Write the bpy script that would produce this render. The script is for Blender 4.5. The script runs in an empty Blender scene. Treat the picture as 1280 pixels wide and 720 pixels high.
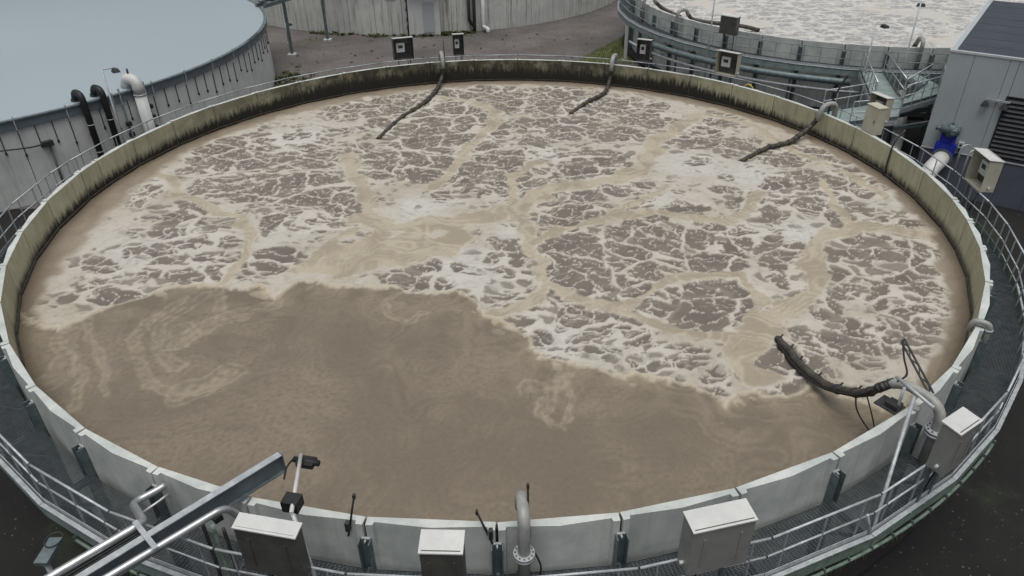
import bpy, math, random
import numpy as np
from mathutils import Vector, Matrix
random.seed(7)
R = math.radians
scene = bpy.context.scene
COL = scene.collection
LIFT = 4.0            # the code below counts heights from the tank rim; the yard lies 4 m lower

# ------------------------------------------------------------------ camera, sky, sun, exposure
cam_data = bpy.data.cameras.new('camera')
cam = bpy.data.objects.new('camera', cam_data)
COL.objects.link(cam)
cam_data.sensor_width = 36.0
cam_data.lens = 36.0 * 907.0 / 1280.0
cam_data.clip_end = 2000
PITCH, ROLL = 0.56740702, 0.01231976
cam.matrix_world = (Matrix.Translation((0.528, -24.686, 10.853 + LIFT)) @
                    Matrix.Rotation(math.pi / 2 - PITCH, 4, 'X') @ Matrix.Rotation(-ROLL, 4, 'Z'))
scene.camera = cam

world = bpy.data.worlds.new('World')
scene.world = world
world.use_nodes = True
wn, wl = world.node_tree.nodes, world.node_tree.links
wn.clear()
SUN_EL, SUN_ROT = 79, 180
sky = wn.new('ShaderNodeTexSky'); sky.sky_type = 'NISHITA'; sky.sun_disc = False
sky.sun_elevation = R(SUN_EL); sky.sun_rotation = R(SUN_ROT)
sky.air_density = 1.0; sky.dust_density = 6.0; sky.ozone_density = 1.0
hsv = wn.new('ShaderNodeHueSaturation'); hsv.inputs['Saturation'].default_value = 0.42
bg = wn.new('ShaderNodeBackground'); bg.inputs['Strength'].default_value = 0.10
wo = wn.new('ShaderNodeOutputWorld')
wl.new(sky.outputs[0], hsv.inputs['Color']); wl.new(hsv.outputs[0], bg.inputs['Color']); wl.new(bg.outputs[0], wo.inputs['Surface'])

sun_d = bpy.data.lights.new('sun', 'SUN'); sun_d.energy = 1.45; sun_d.angle = R(50); sun_d.color = (.98, 1.0, .96)
sun = bpy.data.objects.new('sun', sun_d); COL.objects.link(sun)
sun.rotation_euler = (R(90 - SUN_EL), 0, R(180 - SUN_ROT))      # light comes from behind the camera
vs = scene.view_settings
vs.view_transform = 'Standard'; vs.look = 'None'; vs.exposure = 0.0; vs.gamma = 1.0; vs.use_curve_mapping = False

# ------------------------------------------------------------------ materials
def srgb(r, g, b):
    f = lambda c: ((c / 255 + .055) / 1.055) ** 2.4 if c > 10 else c / 255 / 12.92
    return (f(r), f(g), f(b), 1)

class NT:
    def __init__(s, name):
        s.m = bpy.data.materials.new(name); s.m.use_nodes = True
        s.n, s.l = s.m.node_tree.nodes, s.m.node_tree.links
        s.b = s.n['Principled BSDF']
    def node(s, t, **kw):
        n = s.n.new(t)
        for k, v in kw.items(): setattr(n, k, v)
        return n
    def link(s, a, b): s.l.new(a, b)
    def pos(s): return s.node('ShaderNodeNewGeometry').outputs['Position']
    def mapped(s, src, scale):
        m = s.node('ShaderNodeMapping'); m.inputs['Scale'].default_value = scale
        s.link(src, m.inputs['Vector']); return m.outputs[0]
    def noise(s, src, scale, detail=4, rough=.55, dist=0):
        n = s.node('ShaderNodeTexNoise'); n.inputs['Scale'].default_value = scale
        n.inputs['Detail'].default_value = detail; n.inputs['Roughness'].default_value = rough
        n.inputs['Distortion'].default_value = dist
        if src: s.link(src, n.inputs['Vector'])
        return n.outputs['Fac']
    def ramp(s, fac, stops, interp='LINEAR'):
        r = s.node('ShaderNodeValToRGB'); r.color_ramp.interpolation = interp
        e = r.color_ramp.elements
        while len(e) < len(stops): e.new(.5)
        for el, (p, c) in zip(e, stops):
            el.position = p; el.color = c if len(c) == 4 else (*c, 1)
        s.link(fac, r.inputs[0]); return r.outputs[0]
    def gray(s, fac, a, b):
        r = s.node('ShaderNodeMapRange'); r.inputs[1].default_value = a; r.inputs[2].default_value = b
        s.link(fac, r.inputs[0]); return r.outputs[0]
    def mix(s, fac, a, b, mode='MIX'):
        m = s.node('ShaderNodeMix'); m.data_type = 'RGBA'; m.blend_type = mode
        for sock, v in ((m.inputs[0], fac), (m.inputs[6], a), (m.inputs[7], b)):
            if hasattr(v, 'links') or hasattr(v, 'is_linked'): s.link(v, sock)
            else: sock.default_value = v
        return m.outputs[2]
    def math(s, op, a, b=0.0, clamp=False):
        m = s.node('ShaderNodeMath', operation=op); m.use_clamp = clamp
        for sock, v in ((m.inputs[0], a), (m.inputs[1], b)):
            if hasattr(v, 'is_linked'): s.link(v, sock)
            else: sock.default_value = v
        return m.outputs[0]
    def bump(s, h, strength=.3, dist=.02):
        b = s.node('ShaderNodeBump'); b.inputs['Strength'].default_value = strength
        b.inputs['Distance'].default_value = dist
        s.link(h, b.inputs['Height']); s.link(b.outputs[0], s.b.inputs['Normal'])
    def done(s, col=None, rough=.7, metal=0.0, spec=None):
        if col is not None:
            if hasattr(col, 'is_linked'): s.link(col, s.b.inputs['Base Color'])
            else: s.b.inputs['Base Color'].default_value = col
        if hasattr(rough, 'is_linked'): s.link(rough, s.b.inputs['Roughness'])
        else: s.b.inputs['Roughness'].default_value = rough
        s.b.inputs['Metallic'].default_value = metal
        if spec is not None: s.b.inputs['Specular IOR Level'].default_value = spec
        return s.m

def weathered(name, c1, c2, rough=.7, metal=0., scale=2.0, streak=0.0, grime=None, grime_amt=.45, bump=.15, fine=60):
    """two close tones mixed by noise, optional vertical streaks and dirt patches"""
    t = NT(name); p = t.pos()
    col = t.mix(t.gray(t.noise(p, scale, 6, .6), .35, .65), c1, c2)
    if streak:
        sp = t.mapped(p, (3.2, 3.2, .16))
        st = t.gray(t.noise(sp, 1.6, 5, .65), .52, .74)
        col = t.mix(t.math('MULTIPLY', st, streak), col, grime or srgb(70, 68, 60))
    if grime:
        g = t.gray(t.noise(p, scale * .7, 8, .68, .4), .55, .78)
        col = t.mix(t.math('MULTIPLY', g, grime_amt), col, grime)
    f = t.noise(p, fine, 3, .6)
    col = t.mix(.25, col, t.ramp(f, [(.25, (.35, .35, .35)), (.75, (1, 1, 1))]), 'MULTIPLY')
    if bump: t.bump(f, bump, .01)
    rr = t.math('ADD', t.math('MULTIPLY', t.noise(p, scale * 3, 3), .25), rough - .12)
    return t.done(col, rr, metal)

M = {}
M['rim'] = weathered('concrete_outside', srgb(176, 182, 179), srgb(204, 207, 202), .8, scale=1.3, streak=.22, grime=srgb(112, 120, 112), grime_amt=.3)
M['galv'] = weathered('galvanised_steel', srgb(164, 170, 174), srgb(194, 198, 200), .45, .25, scale=6, grime=srgb(96, 104, 106), grime_amt=.35, bump=.05)
M['galv_dark'] = weathered('dull_galvanised_steel', srgb(92, 104, 108), srgb(118, 130, 132), .55, .35, scale=4, grime=srgb(58, 70, 66), grime_amt=.5, bump=.06)
M['teal'] = weathered('aged_teal_steel', srgb(122, 138, 136), srgb(150, 163, 160), .6, .2, scale=3, grime=srgb(70, 88, 80), grime_amt=.5, bump=.06)
M['grating'] = weathered('grating_steel', srgb(88, 96, 100), srgb(112, 120, 124), .55, .5, scale=5, grime=srgb(52, 62, 58), grime_amt=.4, bump=0)
M['algae_steel'] = weathered('algae_covered_steel', srgb(92, 112, 98), srgb(132, 148, 136), .75, .1, scale=3.5, streak=.35, grime=srgb(46, 74, 52), grime_amt=.65)
M['black'] = weathered('black_rubber', srgb(22, 23, 24), srgb(36, 36, 37), .6, scale=5, bump=.1)
M['dark'] = weathered('dark_fitting', srgb(44, 46, 48), srgb(66, 66, 66), .5, .2, scale=8, bump=.08)
M['hose'] = weathered('scummed_hose', srgb(52, 49, 44), srgb(84, 79, 70), .6, scale=5, grime=srgb(26, 25, 23), grime_amt=.8, bump=.5, fine=25)
M['pvc'] = weathered('grey_plastic_pipe', srgb(138, 140, 136), srgb(164, 165, 158), .45, scale=4, grime=srgb(92, 88, 76), grime_amt=.5, bump=.04)
M['silver'] = weathered('aluminium_clad_pipe', srgb(188, 190, 192), srgb(212, 214, 214), .34, .75, scale=5, grime=srgb(120, 122, 122), grime_amt=.3, bump=.04)
M['whitepipe'] = weathered('white_pipe_paint', srgb(192, 192, 190), srgb(210, 210, 206), .45, scale=2, streak=.2, grime=srgb(130, 130, 124), grime_amt=.4)
M['stainless'] = weathered('shelter_steel', srgb(78, 79, 74), srgb(94, 94, 88), .42, .2, scale=2.2, grime=srgb(120, 117, 106), grime_amt=.3, bump=.03)
M['lid'] = weathered('shelter_lid', srgb(196, 197, 194), srgb(208, 209, 205), .45, .0, scale=2.2, grime=srgb(168, 168, 162), grime_amt=.3, bump=.02)
M['cream'] = weathered('cream_box_paint', srgb(176, 172, 154), srgb(190, 186, 168), .55, scale=2, grime=srgb(132, 126, 108), grime_amt=.3, bump=.03)
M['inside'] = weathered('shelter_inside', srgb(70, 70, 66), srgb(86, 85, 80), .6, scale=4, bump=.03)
M['screen'] = weathered('instrument_face', srgb(196, 200, 196), srgb(214, 216, 212), .4, scale=5, bump=0)
M['yellow'] = weathered('yellow_paint', srgb(196, 178, 60), srgb(210, 192, 84), .5, scale=6, bump=.03)
M['blue'] = weathered('blue_valve_paint', srgb(30, 44, 158), srgb(40, 58, 176), .45, scale=5, grime=srgb(28, 34, 90), grime_amt=.4, bump=.03)
M['clad'] = weathered('cladding_panel', srgb(170, 178, 180), srgb(180, 187, 189), .5, .05, scale=.5, streak=.06, grime=srgb(108, 114, 118), grime_amt=.15, bump=.02)
M['plinth'] = weathered('plinth_panel', srgb(84, 90, 100), srgb(94, 100, 110), .6, scale=.7, streak=.12, grime=srgb(64, 68, 74), bump=.03)
M['trim'] = weathered('white_trim', srgb(190, 194, 196), srgb(206, 208, 208), .5, scale=2, bump=.02)
M['roofing'] = weathered('roof_membrane', srgb(52, 57, 66), srgb(62, 67, 76), .8, scale=.6, grime=srgb(52, 58, 66), grime_amt=.5)
M['louvre'] = weathered('louvre_blade', srgb(44, 47, 52), srgb(58, 61, 66), .5, .3, scale=4, bump=.02)
M['moss'] = weathered('weed_leaf', srgb(58, 70, 34), srgb(84, 92, 46), .8, scale=2, bump=0)
M['grassleaf'] = weathered('grass_blade', srgb(76, 92, 42), srgb(104, 116, 56), .8, scale=1.5, bump=0)
def roof_material():
    t = NT('roof_skin'); p = t.pos()
    c = t.mix(t.noise(p, .09, 2, .4), srgb(147, 159, 166), srgb(157, 168, 174))
    return t.done(c, .32)
M['roofskin'] = roof_material()
M['tankwall'] = weathered('tank_wall_concrete', srgb(200, 203, 199), srgb(214, 216, 212), .8, scale=.8, streak=.38, grime=srgb(116, 116, 108), grime_amt=.25)
M['tankwall_stained'] = weathered('stained_wall_concrete', srgb(188, 191, 186), srgb(208, 209, 202), .85, scale=.7, streak=.9, grime=srgb(96, 92, 74), grime_amt=.45)
M['lintelband'] = weathered('edge_band', srgb(104, 114, 122), srgb(118, 128, 136), .5, .25, scale=2, grime=srgb(84, 92, 98), grime_amt=.4, bump=.03)

def inner_wall_material():
    t = NT('algae_inner_wall'); p = t.pos()
    band = t.node('ShaderNodeAttribute', attribute_name='band').outputs['Fac']
    dirt = t.node('ShaderNodeAttribute', attribute_name='dirt').outputs['Fac']
    sep = t.node('ShaderNodeSeparateXYZ'); t.link(p, sep.inputs[0])
    h = t.math('SUBTRACT', sep.outputs[2], LIFT - 1.15)
    base = t.mix(t.gray(t.noise(p, 1.4, 6, .62), .3, .7), srgb(182, 178, 150), srgb(204, 200, 174))
    rnd = t.node('ShaderNodeObjectInfo').outputs['Random']
    base = t.mix(.35, base, t.ramp(rnd, [(0, (.62, .6, .55)), (1, (1.0, 1.0, .98))]), 'MULTIPLY')
    sp = t.mapped(p, (4.5, 4.5, .5))
    streak = t.noise(sp, 1.8, 6, .7)
    veil = t.math('MULTIPLY', dirt, t.gray(t.noise(p, 1.1, 7, .7), .10, .55))
    base = t.mix(t.math('MINIMUM', veil, 1.0), base, srgb(60, 58, 45))
    sp2 = t.mapped(p, (1.0, 1.0, .1))
    base = t.mix(t.math('MULTIPLY', t.gray(t.noise(sp2, 5.0, 4, .6), .5, .75), .45), base, srgb(108, 102, 74))
    # dark growth climbing from the waterline, ragged in vertical tongues
    lim = t.math('ADD', band, t.math('MULTIPLY', t.math('SUBTRACT', streak, .5), t.math('ADD', t.math('MULTIPLY', band, 1.9), .1)))
    lim = t.math('ADD', lim, t.math('MULTIPLY', t.math('SUBTRACT', t.noise(p, 9, 5, .7), .5), .22))
    dk = t.gray(t.math('SUBTRACT', lim, h), -.14, .16)
    col = t.mix(dk, base, t.mix(t.noise(p, 14, 4), srgb(16, 15, 12), srgb(42, 38, 29)))
    film = t.gray(h, .1, .0)
    col = t.mix(t.math('MULTIPLY', film, .5), col, srgb(92, 72, 54))
    t.bump(t.noise(p, 30, 4), .3, .012)
    return t.done(col, .75)
M['inner'] = inner_wall_material()

def ground_material():
    t = NT('gravel_yard'); p = t.pos()
    c = t.mix(t.gray(t.noise(p, .22, 6, .6), .35, .65), srgb(88, 83, 81), srgb(112, 106, 103))
    g = t.gray(t.noise(p, .35, 8, .7, .5), .56, .68)
    c = t.mix(t.math('MULTIPLY', g, .75), c, srgb(82, 80, 60))
    v = t.node('ShaderNodeTexVoronoi'); v.inputs['Scale'].default_value = 11; t.link(p, v.inputs['Vector'])
    c = t.mix(.55, c, t.ramp(v.outputs['Color'], [(.1, (.35, .33, .33)), (.9, (1, 1, 1))]), 'MULTIPLY')
    d = t.gray(t.noise(p, 3.5, 5, .7), .62, .72)
    c = t.mix(t.math('MULTIPLY', d, .6), c, srgb(58, 54, 50))
    t.bump(v.outputs['Distance'], .5, .03)
    return t.done(c, .95)
M['gravel'] = ground_material()

def asphalt_material():
    t = NT('dark_yard_asphalt'); p = t.pos()
    c = t.mix(t.gray(t.noise(p, .5, 7, .65), .35, .7), srgb(11, 11, 10), srgb(24, 24, 22))
    v = t.node('ShaderNodeTexVoronoi'); v.inputs['Scale'].default_value = 5.0; t.link(p, v.inputs['Vector'])
    dots = t.math('MULTIPLY', t.gray(v.outputs['Distance'], .16, .08), t.gray(t.noise(p, 1.1, 3), .46, .58))
    c = t.mix(dots, c, srgb(92, 90, 86))
    m = t.gray(t.noise(p, .25, 5, .6), .58, .68)
    c = t.mix(t.math('MULTIPLY', m, .7), c, srgb(38, 48, 26))
    t.bump(t.noise(p, 45, 4), .5, .015)
    return t.done(c, .9)
M['asphalt'] = asphalt_material()

def soil_material():
    t = NT('grass_soil'); p = t.pos()
    c = t.mix(t.gray(t.noise(p, 1.5, 6, .65), .35, .65), srgb(70, 78, 40), srgb(96, 96, 58))
    t.bump(t.noise(p, 20, 4), .6, .03)
    return t.done(c, .95)
M['soil'] = soil_material()

def foam_material(name):
    t = NT(name); p = t.pos()
    a = t.node('ShaderNodeAttribute', attribute_name='tint')
    k = t.node('ShaderNodeAttribute', attribute_name='fizz').outputs['Fac']     # 0 smooth liquid, 1 stiff foam
    f = t.noise(p, 26, 5, .68)
    f2 = t.noise(p, 9, 4, .6)
    c = t.mix(.30, a.outputs['Color'], t.ramp(f, [(.22, (.42, .40, .38)), (.62, (1, 1, 1))]), 'MULTIPLY')
    c = t.mix(.16, c, t.ramp(f2, [(.3, (.55, .52, .5)), (.7, (1, 1, 1))]), 'MULTIPLY')
    hgt = t.math('ADD', f, t.math('MULTIPLY', f2, .8))
    t.bump(t.math('MULTIPLY', hgt, t.math('ADD', t.math('MULTIPLY', k, .8), .22)), .6, .04)
    rr = t.math('ADD', t.math('MULTIPLY', k, .45), .28)
    return t.done(c, rr, 0, .35)
M['foam'] = foam_material('sludge_foam')

# ------------------------------------------------------------------ mesh helpers
def basis(d):
    d = Vector(d).normalized()
    up = Vector((0, 0, 1)) if abs(d.z) < .95 else Vector((1, 0, 0))
    s = d.cross(up).normalized()
    return d, s, s.cross(d).normalized()

class MB:
    def __init__(s): s.v, s.f, s.sm, s.mi = [], [], [], []
    def add(s, vs, fs, smooth=False, mi=0):
        o = len(s.v); s.v += [tuple(v) for v in vs]
        for f in fs: s.f.append([i + o for i in f]); s.sm.append(smooth); s.mi.append(mi)
        return s
    def box(s, c, size, rz=0.0, mi=0):
        x, y, z = (d / 2 for d in size); ca, sa = math.cos(rz), math.sin(rz)
        vs = []
        for dz in (-z, z):
            for dx, dy in ((-x, -y), (x, -y), (x, y), (-x, y)):
                vs.append((c[0] + dx * ca - dy * sa, c[1] + dx * sa + dy * ca, c[2] + dz))
        return s.add(vs, [(0, 3, 2, 1), (4, 5, 6, 7), (0, 1, 5, 4), (1, 2, 6, 5), (2, 3, 7, 6), (3, 0, 4, 7)], False, mi)
    def bar(s, a, b, w, h, mi=0):
        """box from a to b: w across, h up"""
        a, b = Vector(a), Vector(b); d, sd, up = basis(b - a)
        vs = []
        for q in (a, b):
            for i, j in ((-1, -1), (1, -1), (1, 1), (-1, 1)): vs.append(q + sd * (i * w / 2) + up * (j * h / 2))
        return s.add(vs, [(0, 3, 2, 1), (4, 5, 6, 7), (0, 1, 5, 4), (1, 2, 6, 5), (2, 3, 7, 6), (3, 0, 4, 7)], False, mi)
    def tube(s, path, r, n=10, mi=0):
        path = [Vector(p) for p in path]; m = len(path)
        rs = r if isinstance(r, (list, tuple)) else [r] * m
        d, sd, up = basis(path[1] - path[0]); vs = []
        for i, p in enumerate(path):
            tdir = (path[min(i + 1, m - 1)] - path[max(i - 1, 0)]).normalized()
            sd = (sd - tdir * sd.dot(tdir)).normalized(); up = sd.cross(tdir)
            for k in range(n):
                a = 2 * math.pi * k / n
                vs.append(p + (sd * math.cos(a) + up * math.sin(a)) * rs[i])
        fs = [(i * n + k, i * n + (k + 1) % n, (i + 1) * n + (k + 1) % n, (i + 1) * n + k) for i in range(m - 1) for k in range(n)]
        s.add(vs, fs, True, mi)
        o = len(s.v) - len(vs)
        s.f += [[o + k for k in range(n)][::-1], [o + (m - 1) * n + k for k in range(n)]]; s.sm += [False, False]; s.mi += [mi, mi]
        return s
    def prism(s, poly, z0, z1, mis=None):
        n = len(poly)
        vs = [(x, y, z0) for x, y in poly] + [(x, y, z1) for x, y in poly]
        o = len(s.v); s.v += vs
        s.f.append([o + i for i in range(n)][::-1]); s.f.append([o + n + i for i in range(n)])
        s.sm += [False, False]; s.mi += [0, 0]
        for i in range(n):
            j = (i + 1) % n
            s.f.append([o + i, o + j, o + n + j, o + n + i]); s.sm.append(False); s.mi.append(mis[i] if mis else 0)
        return s
    def arc(s, r0, r1, a0, a1, z0, z1, n=4, c=(0, 0), smooth=False):
        pr = [(c[0] + r1 * math.cos(a), c[1] + r1 * math.sin(a)) for a in np.linspace(a0, a1, n + 1)]
        pi_ = [(c[0] + r0 * math.cos(a), c[1] + r0 * math.sin(a)) for a in np.linspace(a1, a0, n + 1)]
        return s.prism(pr + pi_, z0, z1)
    def mesh(s, name, mats, off=(0, 0, 0)):
        me = bpy.data.meshes.new(name)
        me.from_pydata([(x - off[0], y - off[1], z - off[2]) for x, y, z in s.v], [], s.f)
        for m_ in (mats if isinstance(mats, (list, tuple)) else [mats]): me.materials.append(M[m_])
        me.polygons.foreach_set('use_smooth', s.sm); me.polygons.foreach_set('material_index', s.mi)
        me.update(); return me
    def build(s, name, mats, parent=None, loc=None):
        if parent is not None:
            off = Vector(parent.location); q = parent.parent
            while q: off += q.location; q = q.parent
            o = bpy.data.objects.new(name, s.mesh(name, mats, off)); o.parent = parent
        else:
            off = Vector(loc) if loc else Vector((0, 0, 0))
            o = bpy.data.objects.new(name, s.mesh(name, mats, off)); o.location = off
        COL.objects.link(o); return o

def tag(o, label=None, cat=None, group=None, kind=None):
    if label: o['label'] = label
    if cat: o['category'] = cat
    if group: o['group'] = group
    if kind: o['kind'] = kind
    return o
def thing(name, loc, label, cat, group=None, rz=0.0):
    o = bpy.data.objects.new(name, None); o.empty_display_size = .2
    o.location = loc; o.rotation_euler = (0, 0, rz); COL.objects.link(o)
    return tag(o, label, cat, group)
def copy_tree(o, parent=None):
    c = o.copy(); COL.objects.link(c); c.parent = parent
    for ch in list(o.children): copy_tree(ch, c)
    return c
def local_part(name, mb, mats, parent):
    """part whose mesh is already in its thing's own frame"""
    o = bpy.data.objects.new(name, mb.mesh(name, mats)); o.parent = parent; COL.objects.link(o); return o
def pol(r, deg, z=0.0, c=(0, 0)): return Vector((c[0] + r * math.cos(R(deg)), c[1] + r * math.sin(R(deg)), z))
def fillet(pts, rad, n=6):
    pts = [Vector(p) for p in pts]; out = [pts[0]]
    for a, b, c in zip(pts, pts[1:], pts[2:]):
        u, w = (a - b), (c - b); k = min(rad, u.length * .49, w.length * .49)
        p, q = b + u.normalized() * k, b + w.normalized() * k
        for i in range(n + 1):
            t = i / n; out.append(p * (1 - t) ** 2 + b * 2 * t * (1 - t) + q * t * t)
    out.append(pts[-1]); return out
def spline(pts, n=6):
    pts = [Vector(p) for p in pts]; P = [pts[0] * 2 - pts[1]] + pts + [pts[-1] * 2 - pts[-2]]; out = []
    for i in range(1, len(P) - 2):
        for k in range(n):
            t = k / n; a, b, c, d = P[i - 1], P[i], P[i + 1], P[i + 2]
            out.append(.5 * (2 * b + (c - a) * t + (2 * a - 5 * b + 4 * c - d) * t * t + (3 * b - a - 3 * c + d) * t ** 3))
    out.append(pts[-1]); return out

# ------------------------------------------------------------------ numpy noise for the liquid surfaces
def _hash(ix, iy, seed):
    h = (ix.astype(np.int64) * 374761393 + iy.astype(np.int64) * 668265263 + seed * 974634777) & 0xffffffff
    h = ((h ^ (h >> 13)) * 1274126177) & 0xffffffff
    h = ((h ^ (h >> 16)) * 2246822519) & 0xffffffff
    return ((h ^ (h >> 15)) & 0xffffff) / float(0xffffff)
def vnoise(x, y, seed):
    ix, iy = np.floor(x), np.floor(y); fx, fy = x - ix, y - iy
    def g(dx, dy):
        a = _hash(ix + dx, iy + dy, seed) * 2 * np.pi
        return np.cos(a) * (fx - dx) + np.sin(a) * (fy - dy)
    u, v = fx ** 3 * (fx * (fx * 6 - 15) + 10), fy ** 3 * (fy * (fy * 6 - 15) + 10)
    return (g(0, 0) * (1 - u) + g(1, 0) * u) * (1 - v) + (g(0, 1) * (1 - u) + g(1, 1) * u) * v
def fbm(x, y, seed, octv=4):
    r, a = 0, 1.0
    for o in range(octv): r = r + a * vnoise(x * 2 ** o, y * 2 ** o, seed + o * 17); a *= .5
    return r
def cells(x, y, seed):
    """rounded distance to the border between jittered cells, and a random value per cell"""
    ix, iy = np.floor(x), np.floor(y); f1 = np.full(x.shape, 9.); f2 = f1.copy(); f3 = f1.copy(); idr = np.zeros(x.shape)
    for dx in (-1, 0, 1):
        for dy in (-1, 0, 1):
            jx, jy = ix + dx, iy + dy
            d = np.hypot(jx + .05 + .9 * _hash(jx, jy, seed) - x, jy + .05 + .9 * _hash(jx, jy, seed + 5) - y)
            nid = _hash(jx, jy, seed + 9); m1 = d < f1; m2 = (~m1) & (d < f2); m3 = (~m1) & (~m2) & (d < f3)
            f3 = np.where(m1 | m2, f2, np.where(m3, d, f3)); f2 = np.where(m1, f1, np.where(m2, d, f2))
            idr = np.where(m1, nid, idr); f1 = np.where(m1, d, f1)
    a, b = f2 - f1 + 1e-4, f3 - f1 + 1e-4
    return a * b / np.sqrt(a * a * .8 + b * b), idr
def sstep(a, b, x):
    t = np.clip((x - a) / (b - a), 0, 1); return t * t * (3 - 2 * t)
def dist_poly(x, y, pts):
    d = np.full(x.shape, 99.)
    for (ax, ay), (bx, by) in zip(pts, pts[1:]):
        vx, vy = bx - ax, by - ay; t = np.clip(((x - ax) * vx + (y - ay) * vy) / (vx * vx + vy * vy + 1e-9), 0, 1)
        d = np.minimum(d, np.hypot(x - ax - t * vx, y - ay - t * vy))
    return d
def inside(x, y, poly):
    r = np.zeros(x.shape, bool); n = len(poly)
    for i in range(n):
        (ax, ay), (bx, by) = poly[i], poly[(i + 1) % n]
        c = (ay > y) != (by > y)
        r ^= c & (x < (bx - ax) * (y - ay) / (by - ay + 1e-12) + ax)
    return r

# foam drift of the aerated tank, metres from its centre
FRONT=[(-14.23,-6.72),(-13.11,-7.66),(-12.39,-7.84),(-11.84,-6.88),(-11.07,-6.34),(-10.3,-5.87),(-9.46,-5.48),(-8.67,-5.6),(-8.15,-5.68),(-7.68,-5.81),(-7.34,-5.48),(-6.73,-6.29),(-6.34,-5.78),(-6.19,-5.4),(-5.21,-5.52),(-4.32,-5.59),(-3.55,-5.76),(-2.86,-5.93),(-2.4,-6.1),(-1.62,-6.08),(-1.06,-6.07),(-0.68,-6.33),(-0.53,-6.85),(-0.27,-7.46),(0.08,-7.62),(0.54,-8.04),(0.92,-8.52),(1.13,-9.31),(1.61,-9.54),(2.13,-9.76),(2.74,-9.95),(3.32,-10.32),(3.67,-9.99),(4.06,-10.15),(4.63,-10.45),(5.09,-10.69),(5.53,-10.95),(5.75,-11.3),(6.15,-10.88),(6.56,-10.85),(6.98,-11.1),(7.41,-10.98),(8.27,-10.51),(8.61,-10.96),(8.97,-11.21),(9.38,-11.49),(9.9,-11.43)]
CHANNELS=[(0.75,[(-6.48,4.95),(-5.85,3.07),(-4.96,0.57),(-4.5,-1.42),(-3.96,-2.32)]),(1.0,[(-4.9,-0.99),(-3.49,-1.71),(-1.78,-1.66),(-0.66,-1.32),(0.49,-0.51)]),(0.85,[(0.49,-0.51),(2.04,1.13),(3.64,1.7),(5.12,2.12),(6.24,3.77),(6.91,5.86),(8.29,7.9),(9.78,9.59)]),(1.0,[(-5.12,-3.49),(-4.1,-3.18),(-2.78,-2.87),(-1.69,-2.84),(-1.31,-2.25)]),(1.2,[(-5.94,-4.56),(-4.7,-4.27),(-3.19,-3.87),(-1.64,-3.4)]),(0.55,[(-2.52,1.59),(-2.14,2.77),(-1.58,4.22),(-0.79,7.59),(0.04,9.24),(-0.1,10.4),(-1.66,12.08),(-2.95,12.81)]),(0.5,[(0.64,-1.09),(1.19,-2.77),(1.35,-4.48),(1.45,-5.46),(1.01,-6.51),(0.54,-7.08),(-0.11,-7.42)]),(0.45,[(1.38,-3.05),(2.19,-2.16),(4.12,-1.13),(5.31,0.09),(6.39,1.11)]),(0.5,[(4.58,-0.99),(6.31,-1.07),(7.65,-1.59),(8.37,-1.88),(9.35,-0.6),(10.14,0.64)]),(0.6,[(9.95,-4.93),(10.75,-3.36),(11.42,-2.62),(12.82,-2.24),(14.29,-2.38),(14.97,-2.98)]),(0.6,[(10.62,-3.9),(10.07,-5.16),(9.43,-6.32),(8.6,-7.19),(7.82,-7.89),(7.22,-8.39)]),(0.9,[(8.6,-7.19),(7.61,-8.2),(6.97,-8.94),(6.46,-9.64),(6.85,-10.13)]),(0.55,[(-14.73,3.97),(-13.59,2.83),(-12.28,1.3),(-10.65,0.06),(-9.38,-1.11),(-8.54,-2.14)]),(0.4,[(-8.54,-2.14),(-8.31,-3.57),(-8.34,-5.11),(-8.52,-5.69)]),(0.35,[(1.99,-6.18),(2.69,-6.6),(4.07,-7.0),(5.54,-5.36),(6.59,-5.15),(7.81,-5.31),(7.9,-6.79),(7.38,-7.82)]),(0.4,[(-6.45,-4.57),(-6.09,-3.94),(-5.29,-2.65),(-4.99,-2.05)]),(0.35,[(1.08,-0.95),(0.48,1.08),(0.8,3.02),(1.81,3.89)]),(0.35,[(12.86,1.82),(12.39,-1.89)]),(0.4,[(9.78,9.59),(11.84,8.56),(12.85,4.67),(14.12,2.62),(14.65,0.08)]),(0.35,[(1.45,-5.46),(2.46,-6.48),(3.8,-7.29),(4.86,-7.87),(5.88,-8.42),(6.86,-8.94)])]
WHITE=[(-9.19,6.78,1.6,0.8),(-2.94,-0.27,0.9,1.0),(-0.88,-4.94,1.6,0.75),(1.88,-8.5,1.3,0.6),(8.08,3.25,1.5,0.7),(10.19,2.51,1.6,0.7),(-12.15,-3.66,2.0,0.45),(-10.87,-2.5,1.5,0.5),(-6.88,-1.8,1.5,0.5),(10.34,-2.53,1.0,0.9),(2.18,4.78,1.0,0.8),(9.05,7.93,1.0,0.4),(-9.71,-4.14,1.3,0.4),(14.65,0.08,1.0,0.6),(4.37,-9.52,1.0,0.5),(-14.45,2.56,1.2,0.7),(0.5,-2.2,0.8,0.8),(6.23,0.19,0.8,0.7),(12.4,-7.31,1.0,0.4),(2.72,-9.03,1.2,0.5),(-14.08,-5.25,1.2,0.3),(-1.94,0.3,0.7,0.6),(10.51,1.37,1.0,0.5)]
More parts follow.
